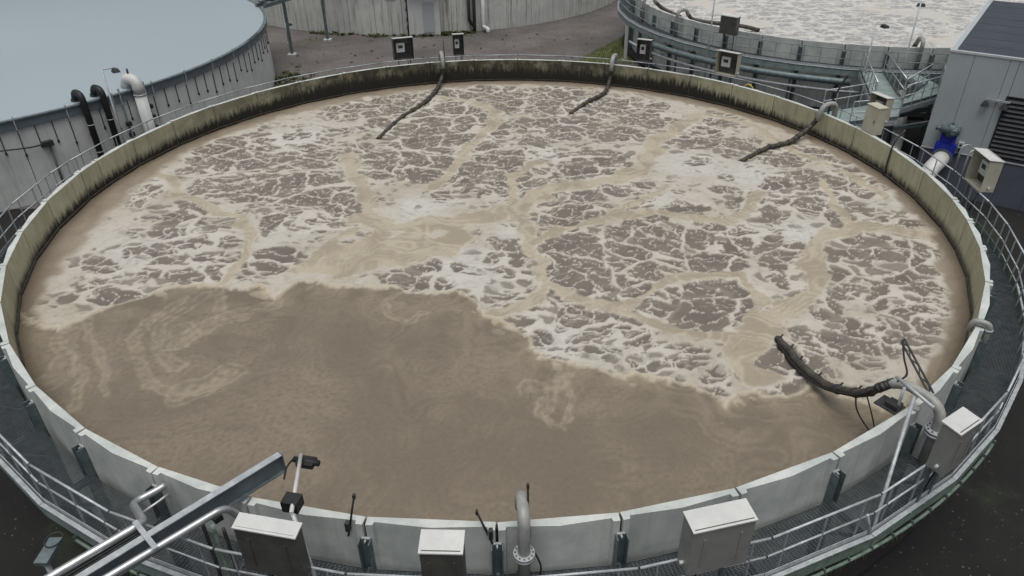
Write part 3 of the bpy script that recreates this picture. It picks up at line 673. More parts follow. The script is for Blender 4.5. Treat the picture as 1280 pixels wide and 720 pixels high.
# ------------------------------------------------------------------ covered tanks
def covered_tank(c, rad, n, name, label, wallmat, band_h, rods, a_lo, a_hi, ztop=0.0):
    t = thing(name, (c[0], c[1], GZ), label, 'tank')
    da = 2 * math.pi / n
    mb = MB(); g_ = .016 / rad
    mb.arc(rad - .22, rad, -da / 2 + g_, da / 2 - g_, 0, ztop - GZ, 3)
    first = None
    for i in range(n):
        if first is None: o = first = local_part('wall_panel', mb, wallmat, t)
        else: o = first.copy(); COL.objects.link(o)
        o.rotation_euler = (0, 0, i * da)
    mb = MB(); mb.arc(rad - .28, rad - .225, 0, 2 * math.pi, 0, ztop - GZ - .02, 96); local_part('joint_backing', mb, 'dark', t)
    mb = MB(); mb.arc(rad + .005, rad + .11, -da + .002, da - .002, ztop - GZ - band_h, ztop - GZ - .03, 6)
    mb2 = MB(); mb2.arc(rad - .05, rad + .17, -da + .0015, da - .0015, ztop - GZ - .029, ztop - GZ + .03, 6)
    f1 = f2 = None
    for i in range(0, n, 2):
        if f1 is None: o = f1 = local_part('edge_band', mb, 'lintelband', t); p = f2 = local_part('roof_flashing', mb2, 'galv_dark', t)
        else:
            o = f1.copy(); COL.objects.link(o); p = f2.copy(); COL.objects.link(p)
        o.rotation_euler = p.rotation_euler = (0, 0, (i + .5) * da)
    # roof: very low cone
    mb = MB(); rings = [(rad - .04, .0), (rad * .8, .22), (rad * .5, .55), (rad * .2, .8)]
    ns = 96; vs = []
    for rr, zz in rings: vs += [(rr * math.cos(2 * math.pi * k / ns), rr * math.sin(2 * math.pi * k / ns), ztop - GZ + .012 + zz) for k in range(ns)]
    vs.append((0, 0, ztop - GZ + .9)); fs = []
    for q in range(3):
        for k in range(ns): fs.append((q * ns + k, q * ns + (k + 1) % ns, (q + 1) * ns + (k + 1) % ns, (q + 1) * ns + k))
    for k in range(ns): fs.append((3 * ns + k, 3 * ns + (k + 1) % ns, 4 * ns))
    mb.add(vs, fs, True); local_part('roof', mb, 'roofskin', t)
    if rods:
        # tie rods with end nuts, two to a panel, and clips on the roof edge
        mb = MB(); mb.bar((rad + .02, 0, ztop - GZ - band_h - 1.0), (rad + .02, 0, ztop - GZ - band_h + .02), .035, .03)
        mb.bar((rad + .03, 0, ztop - GZ - band_h - 1.08), (rad + .03, 0, ztop - GZ - band_h - .96), .08, .07)
        f = None
        for i in range(n * 3):
            ang = i * da / 3 - da / 2
            d = (math.degrees(ang) + 180) % 360 - 180
            if not (a_lo < d < a_hi): continue
            if f is None: o = f = local_part('tie_rod', mb, 'dark', t)
            else: o = f.copy(); COL.objects.link(o)
            o.rotation_euler = (0, 0, ang); o.location.z = random.uniform(-.12, .18) if i % 3 else -.25
            o.scale = (1, 1, 1)
        mb = MB(); mb.box((rad + .13, 0, ztop - GZ - .15), (.05, .05, .62)); f = None
        for i in range(n):
            ang = (i + .5) * da; d = (math.degrees(ang) + 180) % 360 - 180
            if not (a_lo < d < a_hi): continue
            if f is None: o = f = local_part('roof_clip', mb, 'galv', t)
            else: o = f.copy(); COL.objects.link(o)
            o.rotation_euler = (0, 0, ang)
    return t
LT_C, LT_R = (-35.12, 21.43), 19.8
covered_tank(LT_C, LT_R, 57, 'covered_tank', 'round tank with smooth pale grey roof and bent pipes at its edge', 'tankwall', .42, True, -75, 15)
FT_C, FT_R = (-8.4, 60.0), 21.2
covered_tank(FT_C, FT_R, 58, 'covered_tank', 'streak stained round tank standing behind the gravel yard', 'tankwall_stained', .42, False, -150, -30)

def LT(r, deg, z): return pol(r, deg, z, LT_C)
def FT(r, deg, z): return pol(r, deg, z, FT_C)
# black pipes over the roof edge
for deg, lab in ((-38.9, 'thick black pipe bent over the pale roof, further from the lamp post head'), (-36.2, 'thick black pipe bent over the pale roof, beside the lamp post')):
    t = thing('roof_pipe', LT(20.15, deg, GZ), lab, 'pipe', 'black pipes climbing the covered tank')
    mb = MB(); mb.tube(fillet([LT(20.15, deg, GZ), LT(20.15, deg, .5), LT(19.45, deg, .5), LT(19.3, deg, .05)], .4), .15, 14); mb.build('pipe', 'black', t)
    for zz in (-.95, -2.3): 
        mb = MB(); mb.tube([LT(20.15, deg, zz - .02), LT(20.15, deg, zz + .02)], .165, 14); mb.bar(LT(19.78, deg, zz), LT(20.05, deg, zz), .08, .05); mb.build('clip', 'galv', t)
    mb = MB(); mb.tube([LT(19.32, deg, .13), LT(19.3, deg, .03)], .2, 14); mb.build('collar', 'dark', t)
t = thing('roof_pipe', LT(20.25, -31.2, GZ), 'wide white pipe bent over the pale roof edge', 'pipe')
mb = MB(); mb.tube([LT(20.25, -31.2, GZ), LT(20.25, -31.2, -.2)], .28, 16); mb.build('riser', 'tankwall', t)
mb = MB(); mb.tube(fillet([LT(20.25, -31.2, -.2), LT(20.25, -31.2, .5), LT(19.5, -31.2, .5), LT(19.3, -31.2, .05)], .5), .27, 16); mb.build('elbow', 'whitepipe', t)
for zz in (-.2, -2.2):
    mb = MB(); mb.tube([LT(20.25, -31.2, zz - .03), LT(20.25, -31.2, zz + .03)], .305, 16); mb.bar(LT(19.78, -31.2, zz), LT(20.0, -31.2, zz), .08, .05); mb.build('clip', 'galv', t)
mb = MB(); mb.tube([LT(19.75, -31.2, .75), LT(19.75, -31.2, 1.0)], .05, 8); mb.build('vent', 'dark', t)

def lamp_post(base, top_z, arm, label, group='slim floodlight posts'):
    base = Vector(base); t = thing('lamp_post', base, label, 'lamp post', group)
    mb = MB(); mb.tube([base, (base.x, base.y, top_z)], [.055, .04], 8); mb.build('pole', 'galv', t)
    mb = MB(); mb.box((base.x, base.y, base.z + .02), (.22, .22, .04)); mb.build('base_plate', 'galv', t)
    tip = Vector((base.x + arm[0], base.y + arm[1], top_z))
    mb = MB(); mb.tube([(base.x, base.y, top_z - .03), tip + Vector((0, 0, -.03))], .03, 8); mb.build('arm', 'galv', t)
    d = Vector((arm[0], arm[1], 0)).normalized(); s_ = Vector((-d.y, d.x, 0))
    mb = MB(); c0 = tip + Vector((0, 0, -.16))
    hw, hl, hh = .21, .17, .07
    top = [c0 + s_ * (i * hw * .7) + d * (j * hl * .7) + Vector((0, 0, hh)) for i, j in ((-1, -1), (1, -1), (1, 1), (-1, 1))]
    bot = [c0 + s_ * (i * hw) + d * (j * hl) - Vector((0, 0, hh)) for i, j in ((-1, -1), (1, -1), (1, 1), (-1, 1))]
    mb.add(top + bot, [(0, 1, 2, 3), (7, 6, 5, 4), (0, 4, 5, 1), (1, 5, 6, 2), (2, 6, 7, 3), (3, 7, 4, 0)])
    h = mb.build('lamp_head', 'dark', t)
    mb = MB(); mb.add([v - Vector((0, 0, .004)) for v in bot], [(3, 2, 1, 0)]); mb.build('lens', 'screen', h)
    return t
lamp_post(LT(20.6, -35.9, GZ), 1.5, (.45, .35), 'slim floodlight post standing beside the black roof pipes')
# cable and junction on the covered tank
t = thing('junction_box', LT(19.9, -44.6, -1.9), 'dark junction box with a cable on the covered tank wall', 'junction box')
c0 = LT(19.93, -44.6, -1.35); mb = MB(); mb.box(c0, (.3, .46, .22), R(-44.6)); mb.build('box', 'dark', t)
mb = MB(); mb.tube(spline([c0, LT(20.1, -47, -1.28), LT(20.1, -51, -1.1), LT(19.85, -56, -.95)]), .035, 6); mb.build('cable', 'dark', t)
mb = MB(); mb.tube([LT(19.9, -44.4, -1.4), LT(19.85, -44.4, GZ)], .05, 6); mb.build('conduit', 'galv_dark', t)
for deg, z0 in ((-33.6, -1.5), (-29.7, -1.0)):
    t = thing('valve_line', LT(19.93, deg, GZ), 'thin valve pipe on the covered tank wall ' + ('between the black and the white roof pipes' if deg < -32 else 'past the white roof pipe'), 'pipe')
    mb = MB(); mb.tube([LT(19.93, deg, GZ), LT(19.93, deg, .25)], .045, 8); mb.build('pipe', 'galv_dark', t)
    for k in range(3):
        zz = z0 - k * .55; mb = MB(); mb.box(LT(19.98, deg, zz), (.2, .22, .2), R(deg)); mb.build('valve', 'dark', t)

# far tank fittings
def FTray(deg, z, r=None): return FT(r or FT_R, deg, z)
for deg, lab in ((-74.9, 'dark double drain pipe down the far stained tank, beside the white elbow pipe'),):
    t = thing('drain_pipe', FT(FT_R + .2, deg, GZ), lab, 'pipe')
    for k in (0, 1):
        mb = MB(); mb.tube(fillet([FT(FT_R + .25, deg + k * 1.2, .2), FT(FT_R + .25, deg + k * 1.2, GZ + .9), FT(FT_R + .25, deg + 1.2, GZ + .5), FT(FT_R + .25, deg + 1.2, GZ)], .3), .14, 10); mb.build('pipe', 'black', t)
t = thing('elbow_pipe', FT(FT_R + .3, -71.6, GZ), 'white elbow pipe reaching the ground at the far stained tank', 'pipe')
mb = MB(); mb.tube(fillet([FT(FT_R + .25, -71.6, .3), FT(FT_R + .25, -71.6, GZ + .35), FT(FT_R + 1.1, -71.2, GZ + .35), FT(FT_R + 1.1, -71.2, GZ)], .3), .17, 12); mb.build('pipe', 'whitepipe', t)
t = thing('valve_cabinet', FT(FT_R + .4, -85.2, GZ), 'tall grey steel cabinet with valves against the far stained tank', 'cabinet')
mb = MB(); mb.box(FT(FT_R + .35, -85.0, GZ + 1.9), (.65, 2.6, 3.8), R(-85)); mb.build('body', 'tankwall', t)
mb = MB(); mb.box(FT(FT_R + .75, -85.0, GZ + 3.9), (1.4, 3.0, .12), R(-85)); mb.build('canopy', 'clad', t)
for k in (-1, 1):
    mb = MB(); mb.bar(FT(FT_R + .68, -85 + k * 3.0, GZ + 3.0), FT(FT_R + 1.35, -85 + k * 3.0, GZ + 3.8), .06, .06); mb.build('strut', 'dark', t)
mb = MB(); mb.tube([FT(FT_R + .45, -88.6, GZ), FT(FT_R + .45, -88.6, .3)], .07, 8)
for zz in (GZ + .7, GZ + 1.3, GZ + 2.1, GZ + 2.9): mb.box(FT(FT_R + .5, -88.6, zz), (.25, .22, .25), R(-88))
mb.build('valve_line', 'dark', t)
mb = MB(); mb.box(FT(FT_R + .72, -84.0, GZ + 1.5), (.04, .9, 2.4), R(-84)); mb.build('door', 'clad', t)
# label plate with its small dark lettering
t = thing('sign_plate', FT(FT_R + .02, -92.3, GZ + 3.0), 'small white number plate on the far stained tank wall', 'sign')
mb = MB(); mb.box(FT(FT_R + .03, -92.3, GZ + 3.02), (.05, .82, .42), R(-92.3)); mb.build('plate', 'screen', t)
for k, ch in enumerate('10-40'):
    mb = MB(); c0 = FT(FT_R + .062, -92.3 + (k - 2) * .32, GZ + 3.02)
    segs = {'1': [(0, 0, .03, .2)], '0': [(-.035, 0, .025, .2), (.035, 0, .025, .2), (0, .09, .09, .025), (0, -.09, .09, .025)], '-': [(0, 0, .07, .03)], '4': [(.03, 0, .025, .2), (-.03, .05, .025, .1), (0, 0, .09, .025)]}[ch]
    for sx, sz, w_, h_ in segs:
        q = c0 + pol(1, -2.3) * sx; mb.box((q.x, q.y, q.z + sz), (.006, w_, h_), R(-92.3))
    mb.build('character', 'dark', t)
mb = MB(); mb.tube([FT(FT_R + .06, d, -.72 + .06 * math.sin(d)) for d in np.arange(-101, -90, .7)], .035, 6)
tag(mb.build('wall_cable', 'dark'), 'dark cable strung along the far stained tank wall', 'cable')
mb = MB(); mb.box(FT(FT_R + .1, -80.0, GZ + 3.1), (.2, .25, .45), R(-80)); mb.box(FT(FT_R + .22, -80.0, GZ + 3.1), (.06, .12, .12), R(-80))
tag(mb.build('switch_box', 'dark'), 'small dark switch box on the far stained tank wall', 'switch box')
# pipe bridge between the covered tanks
t = thing('pipe_bridge', (-16.2, 33.5, GZ), 'steel pipe bridge on columns between the two covered tanks', 'pipe bridge')
bA, bB = Vector((-17.3, 30.2, .12)), Vector((-13.2, 40.2, .12))
for off, w_, h_ in ((-.35, .14, .26), (.35, .14, .26)):
    s_ = Vector(((bB - bA).y, -(bB - bA).x, 0)).normalized() * off
    mb = MB(); mb.bar(bA + s_, bB + s_, w_, h_); mb.build('girder', 'galv_dark', t)
mb = MB(); mb.tube([bA + Vector((0, 0, .3)), bB + Vector((0, 0, .3))], .1, 12); mb.build('pipe', 'galv_dark', t)
for k in range(7):
    q = bA.lerp(bB, (k + .5) / 7); mb = MB(); d = (bB - bA).normalized(); s_ = Vector((d.y, -d.x, 0))
    mb.bar(q - s_ * .42 + Vector((0, 0, .14)), q + s_ * .42 + Vector((0, 0, .14)), .08, .06); mb.build('cross_bearer', 'galv', t)
for bx, by in ((-16.25, 32.65), (-14.0, 37.1)):
    f_ = (by - bA.y) / (bB.y - bA.y); bx = bA.x + (bB.x - bA.x) * f_
    mb = MB(); mb.box((bx, by, (GZ + 0) / 2), (.2, .2, -GZ - .02)); c_ = mb.build('column', 'galv_dark', t)
    mb = MB(); mb.box((bx, by, GZ + .06), (.6, .6, .12)); mb.build('base_plate', 'rim', c_)
lamp_post((-17.6, 36.6, GZ), -2.4, (.35, -.1), 'short floodlight post in the gravel yard beside the pipe bridge')

# weeds
mb = MB()
def tuft(x, y, s_):
    for _ in range(random.randint(10, 20)):
        a, L = random.uniform(0, 6.28), random.uniform(.5, 1.2) * s_; w_ = .16 * s_
        bx, by = x + random.gauss(0, .35 * s_), y + random.gauss(0, .35 * s_); dx, dy = math.cos(a), math.sin(a)
        z1 = GZ + random.uniform(.3, 1.0) * s_
        mb.add([(bx, by, GZ), (bx + dx * L * .5 - dy * w_, by + dy * L * .5 + dx * w_, z1 * .5 + GZ * .5 + .1 * s_), (bx + dx * L, by + dy * L, z1), (bx + dx * L * .5 + dy * w_, by + dy * L * .5 - dx * w_, z1 * .5 + GZ * .5 + .1 * s_)], [(0, 1, 2, 3)])
for _ in range(150):
    d = random.choice([random.uniform(-88, -74), random.uniform(-112, -72)]); q = FT(FT_R + random.uniform(.1, .9), d, 0); tuft(q.x, q.y, random.uniform(.12, .3))
for _ in range(120):
    tuft(random.gauss(-15.2, 1.1), random.gauss(25.3, 1.6), random.uniform(.08, .26))
for _ in range(130):
    tuft(random.uniform(-16, 9), random.uniform(20, 38.5), random.uniform(.05, .14))
tag(mb.build('weeds', 'moss'), 'scattered dark weeds growing along the yard gravel', 'weeds', kind='stuff')

mb = MB()
for _ in range(700):
    x, y = random.choice([(random.uniform(-14, -8), random.uniform(-18, -8)), (random.uniform(9, 22), random.uniform(-18, -2)), (random.uniform(9, 22), random.uniform(-18, -6))])
    if math.hypot(x, y) < 16.6: continue
    q_ = random.uniform(.01, .035); a = random.uniform(0, 3)
    mb.add([(x + q_ * math.cos(a + k * 2.1) * random.uniform(.7, 1.2), y + q_ * math.sin(a + k * 2.1), GZ + .005) for k in range(3)] + [(x, y, GZ + .006 + q_ * .8)], [(0, 1, 3), (1, 2, 3), (2, 0, 3)])
tag(mb.build('pebbles', 'gravel'), 'small pale stones strewn over the dark asphalt yard', 'pebbles', kind='stuff')

# ------------------------------------------------------------------ instrument shelters on the railing
M['greybox'] = weathered('grey_box_paint', srgb(132, 133, 128), srgb(146, 147, 141), .45, .1, scale=2, grime=srgb(104, 104, 98), grime_amt=.4, bump=.02)
def shelter(deg, w, label, back='stainless', depth=.38, h=1.16, c=(0, 0), z0=0.0, rot=0.0, r=17.04):
    p = pol(r, deg, z0, c); t = thing('instrument_shelter', p, label, 'cabinet', 'steel instrument shelters on the railings', R(deg - 90 + rot))
    # own frame: +y points away from the tank, the open front looks at the sludge
    d = depth
    mb = MB(); mb.box((0, d / 2 - .008, h / 2 - .025), (w - .03, .016, h - .08)); local_part('back_panel', mb, back, t)
    for s_ in (-1, 1):
        mb = MB(); mb.box((s_ * (w / 2 - .008), 0, h / 2 - .025), (.016, d, h - .08)); local_part('side_panel', mb, back, t)
    mb = MB(); vs = []
    for zz, e in ((h - .015, .0), (h + .012, .02)):
        vs += [(-w / 2 - .02, -d / 2 - .03, zz), (w / 2 + .02, -d / 2 - .03, zz), (w / 2 + .02, d / 2 + .02, zz - .05), (-w / 2 - .02, d / 2 + .02, zz - .05)]
    mb.add(vs, [(3, 2, 1, 0), (4, 5, 6, 7), (0, 1, 5, 4), (1, 2, 6, 5), (2, 3, 7, 6), (3, 0, 4, 7)]); local_part('roof_panel', mb, 'lid', t)
    mb = MB(); mb.box((0, 0, .008), (w, d, .016)); local_part('bottom_panel', mb, back, t)
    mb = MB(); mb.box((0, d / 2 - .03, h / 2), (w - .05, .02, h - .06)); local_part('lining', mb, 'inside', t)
    mb = MB(); mb.box((-w * .12, d / 2 - .12, h * .52), (w * .42, .14, h * .42)); ins = local_part('instrument', mb, 'screen', t)
    mb = MB(); mb.box((w * .26, d / 2 - .1, h * .45), (w * .2, .1, h * .3)); local_part('terminal_box', mb, 'dark', t)
    mb = MB(); mb.box((-w * .12, d / 2 - .195, h * .56), (w * .22, .012, h * .14)); o = local_part('display', mb, 'dark', ins)
    for s_ in (-1, 1):
        mb = MB(); mb.box((s_ * w * .3, -.12, -.58), (.05, .05, 1.18)); local_part('mounting_leg', mb, 'galv_dark', t)
    mb = MB(); mb.tube([(w / 2 - .01, .02, .16), (w / 2 + .07, .02, .16)], .035, 8); local_part('cable_gland', mb, 'screen', t)
    for s_ in (-1, 1):
        mb = MB(); mb.box((s_ * w * .3, d / 2 + .006, h * .45), (.03, .014, h * .6)); local_part('stiffener', mb, back, t)
    mb = MB(); mb.tube([(w * .2, d / 2 - .1, .02), (w * .2, -.05, -.2), (w * .15, -.12, -.9)], .018, 6); local_part('cable', mb, 'black', t)
    return t
shelter(-102.1, 1.10, 'wide shallow steel box on the railing beside the silver pipe rack', depth=.24)
shelter(-92.2, .68, 'small steel box on the railing beside the upright flanged pipe', depth=.38)
shelter(-76.6, 1.12, 'broad deep steel box on the railing between flanged pipe and sloping brace', depth=.38, back='greybox')
shelter(-57.6, .70, 'tall narrow steel box on the railing beside the flanged elbow pipe', depth=.36, back='greybox')
shelter(-4.4, 1.15, 'open cream box with white meter on the railing before the louvred building', back='cream', depth=.46)
shelter(18.0, .95, 'open box behind the cream cabinet on the tank rim', back='cream')
shelter(46.9, 1.15, 'open box with large white screen near the coiled yellow hose', back='cream')
shelter(62.7, .75, 'open dark box on the railing near the white column of the far tank')
shelter(97.8, .60, 'narrow open box on the railing facing the streak stained tank')
shelter(108.2, 1.10, 'wide open box with meter on the railing before the gravel yard')
shelter(-135.3, 1.1, 'grey steel box on the railing of the white foamed tank', c=RT_C, h=1.1, r=16.95)
# cream cabinet that stands on the rim
t = thing('rim_cabinet', pol(15.95, 14.4, .0), 'closed cream cabinet standing on the concrete tank rim', 'cabinet', None, R(14.4 - 90))
mb = MB(); mb.box((0, 0, .56), (.72, .42, 1.1)); local_part('body', mb, 'cream', t)
mb = MB(); mb.box((0, 0, 1.125), (.76, .46, .03)); local_part('lid', mb, 'cream', t)
mb = MB(); mb.box((0, -.215, .56), (.64, .012, 1.0)); dd = local_part('door', mb, 'cream', t)
mb = MB(); mb.box((.26, -.232, .56), (.03, .03, .12)); local_part('handle', mb, 'dark', dd)
# yellow hose coil on the railing
mb = MB(); mb.tube([pol(16.82 - .02 * math.cos(t_ * 3), 42.0 + .72 * math.cos(t_) * 1.2, -.42 + .24 * math.sin(t_)) for t_ in np.linspace(0, 6.28 * 3, 60)], .035, 6)
o = tag(mb.build('hose_coil', 'yellow'), 'coiled yellow hose hung on the railing beside an open box', 'hose')

# ------------------------------------------------------------------ hoses hung over the rim
def rim_hose(deg, path, label, rad=.095, overhang=.05):
    t = thing('aeration_hose', pol(16.25, deg, -1.15), label, 'hose', 'hoses hung over the tank rim')
    top = [pol(16.3, deg, FZ), pol(16.3, deg, .42), pol(15.5, deg, .42), pol(15.36, deg, -.25)]
    mb = MB(); mb.tube(fillet(top, .42), .115, 12); mb.build('pipe', 'pvc', t)
    mb = MB(); mb.tube([pol(16.3, deg, FZ + .5), pol(16.3, deg, FZ + .56)], .19, 14); mb.build('flange', 'galv', t)
    pts = spline([pol(15.37, deg, -.15)] + [Vector(p) for p in path], 7)
    n = len(pts); rr = [rad * (1 - .35 * max(0, i / n - .55)) * (1 + .08 * math.sin(i * 1.7)) for i in range(n)]
    mb = MB(); mb.tube(pts, rr, 12); mb.build('hose', 'hose', t)
    k0 = int(n * .25)
    for i in range(k0, n - 1, 3):
        d = (pts[i + 1] - pts[i]).normalized(); mb = MB(); mb.tube([pts[i] - d * .03, pts[i] + d * .03], rr[i] * 1.22, 10); mb.bar(pts[i], pts[i] + Vector((0, 0, rr[i] + .06)), .025, .025); mb.build('clamp', 'dark', t)
    return t
rim_hose(101.5, [(-3.18, 15.1, -.75), (-3.35, 13.9, -1.0), (-3.6, 12.6, -1.02), (-4.05, 11.2, -1.06), (-4.8, 9.5, -1.08), (-5.5, 6.9, -1.12)], 'long dark hose trailing over the foam, hung beside the gravel yard')
rim_hose(67.2, [(5.95, 14.3, -.65), (5.65, 13.2, -.95), (5.28, 12.5, -1.02), (4.5, 11.6, -1.06), (3.5, 10.0, -1.12)], 'shorter dark hose on the foam below the white column')
rim_hose(23.6, [(13.9, 6.3, -.55), (13.3, 5.9, -.85), (12.7, 5.5, -1.0), (11.6, 5.0, -1.05), (10.2, 3.75, -1.12)], 'dark hose reaching onto the foam beside the cream rim cabinet', rad=.105)
mb = MB(); mb.tube([pol(15.62, 101.0, -.2), pol(15.75, 101.0, 1.15)], .03, 6); tag(mb.build('rod', 'dark'), 'thin dark rod standing on the rim beside the long trailing hose', 'rod')
mb = MB(); mb.tube(spline([pol(15.62, 7.9, -1.2), pol(15.64, 8.0, -.3), pol(15.75, 8.2, .25), pol(16.1, 8.4, .7)]), .035, 6); tag(mb.build('rod', 'dark'), 'thin dark rod hung over the rim before the building', 'rod')
mb = MB(); mb.tube(spline([pol(16.4, 25, -.9), pol(16.2, 24.5, .2), pol(16.4, 24.0, 1.1), pol(16.6, 23.7, 1.6)]), .04, 6); tag(mb.build('hose_tail', 'black'), 'thin black hose standing up behind the rim beside the footbridge', 'hose')

# front-right outlet: pipe, elbow, hose, tripod arm
t = thing('aeration_hose', pol(16.25, -54.6, FZ), 'black floating hose with clamps joined to a flanged elbow pipe on the walkway', 'hose', 'hoses hung over the tank rim')
mb = MB(); mb.tube(fillet([pol(16.35, -54.0, FZ), pol(16.35, -54.0, .42), pol(15.45, -53.6, .42), pol(15.1, -53.9, .24)], .45), .115, 14); mb.build('elbow_pipe', 'pvc', t)
for zz in (-.28, -.20): 
    mb = MB(); mb.tube([pol(16.35, -54.0, zz - .03), pol(16.35, -54.0, zz + .03)], .22, 18); fl = mb.build('flange', 'galv', t)
    for k in range(10):
        q = pol(16.35, -54.0, zz) + pol(.18, k * 36); mb = MB(); mb.tube([(q.x, q.y, zz - .05), (q.x, q.y, zz + .05)], .018, 6); mb.build('bolt', 'dark', fl)
hp = spline([pol(15.15, -53.9, .26), (8.75, -12.25, .18), (8.58, -12.05, -.15), (8.42, -11.6, -.5), (8.2, -10.9, -.85), (7.97, -9.95, -1.0), (7.9, -9.3, -1.03), (7.78, -8.7, -1.08)], 7)
n = len(hp); mb = MB(); rr = [.088 + .02 * math.sin(i / n * 3) for i in range(n)]; mb.tube(hp, rr, 14); mb.build('hose', 'hose', t)
for i in list(range(2, 9, 2)) + list(range(12, n - 1, 6)):
    d = (hp[min(i + 1, n - 1)] - hp[i - 1]).normalized(); mb = MB(); mb.tube([hp[i] - d * .035, hp[i] + d * .035], rr[i] * 1.18, 12)
    mb.bar(hp[i] + Vector((0, 0, .05)), hp[i] + Vector((.10, .03, rr[i] + .08)), .03, .03); mb.build('clamp', 'dark', t)
mb = MB(); mb.tube([v + Vector((-.13, -.02, -.04)) for v in hp[8:-3]], .035, 6); mb.build('air_line', 'black', t)
for w_, pth in ((.02, [hp[18], (8.55, -12.0, -.75), (8.75, -12.5, -1.0), (9.05, -12.72, -1.05)]), (.016, [hp[14], (8.75, -12.2, -.6), (8.82, -12.6, -1.05)])):
    mb = MB(); mb.tube(spline(pth), w_, 6); mb.build('cable', 'black', t)
t = thing('hose_hoist', pol(16.9, -63.3, FZ), 'grey steel brace and cross tube holding the flanged elbow pipe', 'hoist')
mb = MB(); mb.tube([pol(15.28, -54.4, .62), pol(16.3, -55.6, .62)], .04, 10); mb.build('cross_tube', 'galv', t)
mb = MB(); mb.tube([pol(16.98, -63.2, FZ - .1), pol(15.85, -55.4, .58)], .04, 10); mb.build('brace', 'galv', t)
mb = MB(); mb.tube([pol(16.98, -63.2, FZ - .1), pol(16.99, -64.6, -.35)], .025, 8); mb.build('stay', 'galv', t)
mb = MB(); mb.box(pol(15.42, -55.2, .02), (.5, .42, .03), R(-55)); mb.box(pol(15.5, -55.2, .09), (.28, .26, .12), R(-55)); mb.build('seat_plate', 'dark', t)
mb = MB(); mb.tube([pol(15.6, -55.3, .02), pol(15.6, -55.3, .64)], .035, 8); mb.build('stub_post', 'galv', t)
t = thing('lattice_arm', pol(15.7, -50.9, -.02), 'dark lattice stick leaning over the foam beside the flanged elbow pipe', 'lattice arm')
A_, B_ = pol(15.82, -51.3, .02), pol(14.6, -47.4, .35)
sd_ = Vector((.06, .05, 0))
for s_ in (-1, 1): 
    mb = MB(); mb.bar(A_ + sd_ * s_, B_ + sd_ * s_, .035, .035); mb.build('chord', 'dark', t)
for k in range(6):
    mb = MB(); mb.bar(A_.lerp(B_, k / 6) + sd_ * (1 if k % 2 else -1), A_.lerp(B_, (k + 1) / 6) - sd_ * (1 if k % 2 else -1), .02, .02); mb.build('lacing', 'dark', t)
mb = MB(); mb.tube(spline([pol(15.3, -54.0, .45), pol(15.25, -52, .35), pol(14.9, -49.6, .28), B_]), .025, 6); mb.build('cable', 'black', t)

# small grey pipe stub over the rim on the right
t = thing('overflow_pipe', pol(16.1, -38.3, FZ), 'short grey overflow pipe hooked over the rim, the only one without a hose', 'pipe')
mb = MB(); mb.tube(fillet([pol(15.98, -38.2, FZ), pol(15.98, -38.2, .14), pol(15.6, -38.2, .14), pol(15.58, -38.2, -.2)], .14), .075, 12); mb.build('pipe', 'pvc', t)
mb = MB(); mb.tube([pol(15.98, -38.2, -.06), pol(15.98, -38.2, 0)], .1, 12); mb.build('collar', 'galv', t)

# upright flanged pipe in front
t = thing('riser_pipe', pol(16.12, -87.55, FZ), 'upright grey pipe with bolted flange bent over the rim without any hose', 'pipe')
mb = MB(); mb.tube(fillet([pol(16.12, -87.55, FZ - .4), pol(16.12, -87.55, .55), pol(15.5, -87.6, .55), pol(15.36, -87.6, .0)], .4), .115, 16); mb.build('pipe', 'pvc', t)
for zz in (-.44, -.37):
    mb = MB(); mb.tube([pol(16.12, -87.55, zz - .025), pol(16.12, -87.55, zz + .025)], .2, 20); fl = mb.build('flange', 'galv', t)
    for k in range(12):
        q = pol(16.12, -87.55) + pol(.165, k * 30); mb = MB(); mb.tube([(q.x, q.y, zz - .04), (q.x, q.y, zz + .045)], .014, 6); mb.build('bolt', 'dark', fl)
mb = MB(); mb.tube([pol(16.12, -87.55, FZ + .02), pol(16.12, -87.55, FZ + .12)], .17, 16); mb.build('foot', 'dark', t)
mb = MB(); mb.tube(spline([pol(16.05, -86.9, -.4), pol(16.1, -86.6, -.6), pol(16.05, -86.4, -.9), pol(16.1, -86.5, -1.12)]), .018, 6); mb.build('cable', 'black', t)
for deg, lab, z1, lean in ((-89.6, 'black diagonal rod on the rim beside the upright flanged pipe', .3, 1.0), (-87.2, 'thin black probe standing over the rim behind the upright flanged pipe', .95, 0.0), (-99.4, 'dark forked probe on the rim beside the wide shallow box', .55, -.6)):
    t = thing('probe_rod', pol(15.8, deg, -.3), lab, 'probe')
    mb = MB(); mb.tube([pol(15.9, deg, -.35), pol(15.72, deg - lean, z1)], .022, 6); mb.build('rod', 'black', t)
    mb = MB(); mb.box(pol(15.88, deg - lean * .1, -.1), (.1, .08, .22), R(deg)); mb.build('bracket', 'dark', t)
    mb = MB(); mb.box(pol(15.72, deg - lean, z1), (.06, .05, .1), R(deg)); mb.build('sensor_head', 'dark', t)

# sensor davit beside the wide box
t = thing('sensor_davit', pol(16.95, -99.8, FZ), 'white sensor arm with black head reaching over the brown sludge', 'sensor')
mb = MB(); mb.tube([pol(16.97, -99.8, FZ - .05), pol(16.5, -101.6, .82)], .04, 10); mb.build('post', 'galv', t)
mb = MB(); mb.box(pol(16.2, -102.2, .74), (.26, .30, .24), R(-102)); mb.build('control_box', 'black', t)
mb = MB(); mb.tube([pol(16.5, -101.7, .84), pol(15.05, -103.7, .7)], .04, 10); mb.build('arm', 'whitepipe', t)
mb = MB(); mb.box(pol(15.12, -103.2, .60), (.24, .34, .10), R(-103)); mb.tube([pol(15.12, -104.2, .62), pol(15.12, -102.2, .62)], .06, 8); mb.build('sensor_head', 'black', t)
mb = MB(); mb.tube(spline([pol(15.1, -104.3, .6), pol(15.25, -104.6, .5), pol(15.6, -104.0, .6)]), .02, 6); mb.build('cable', 'black', t)

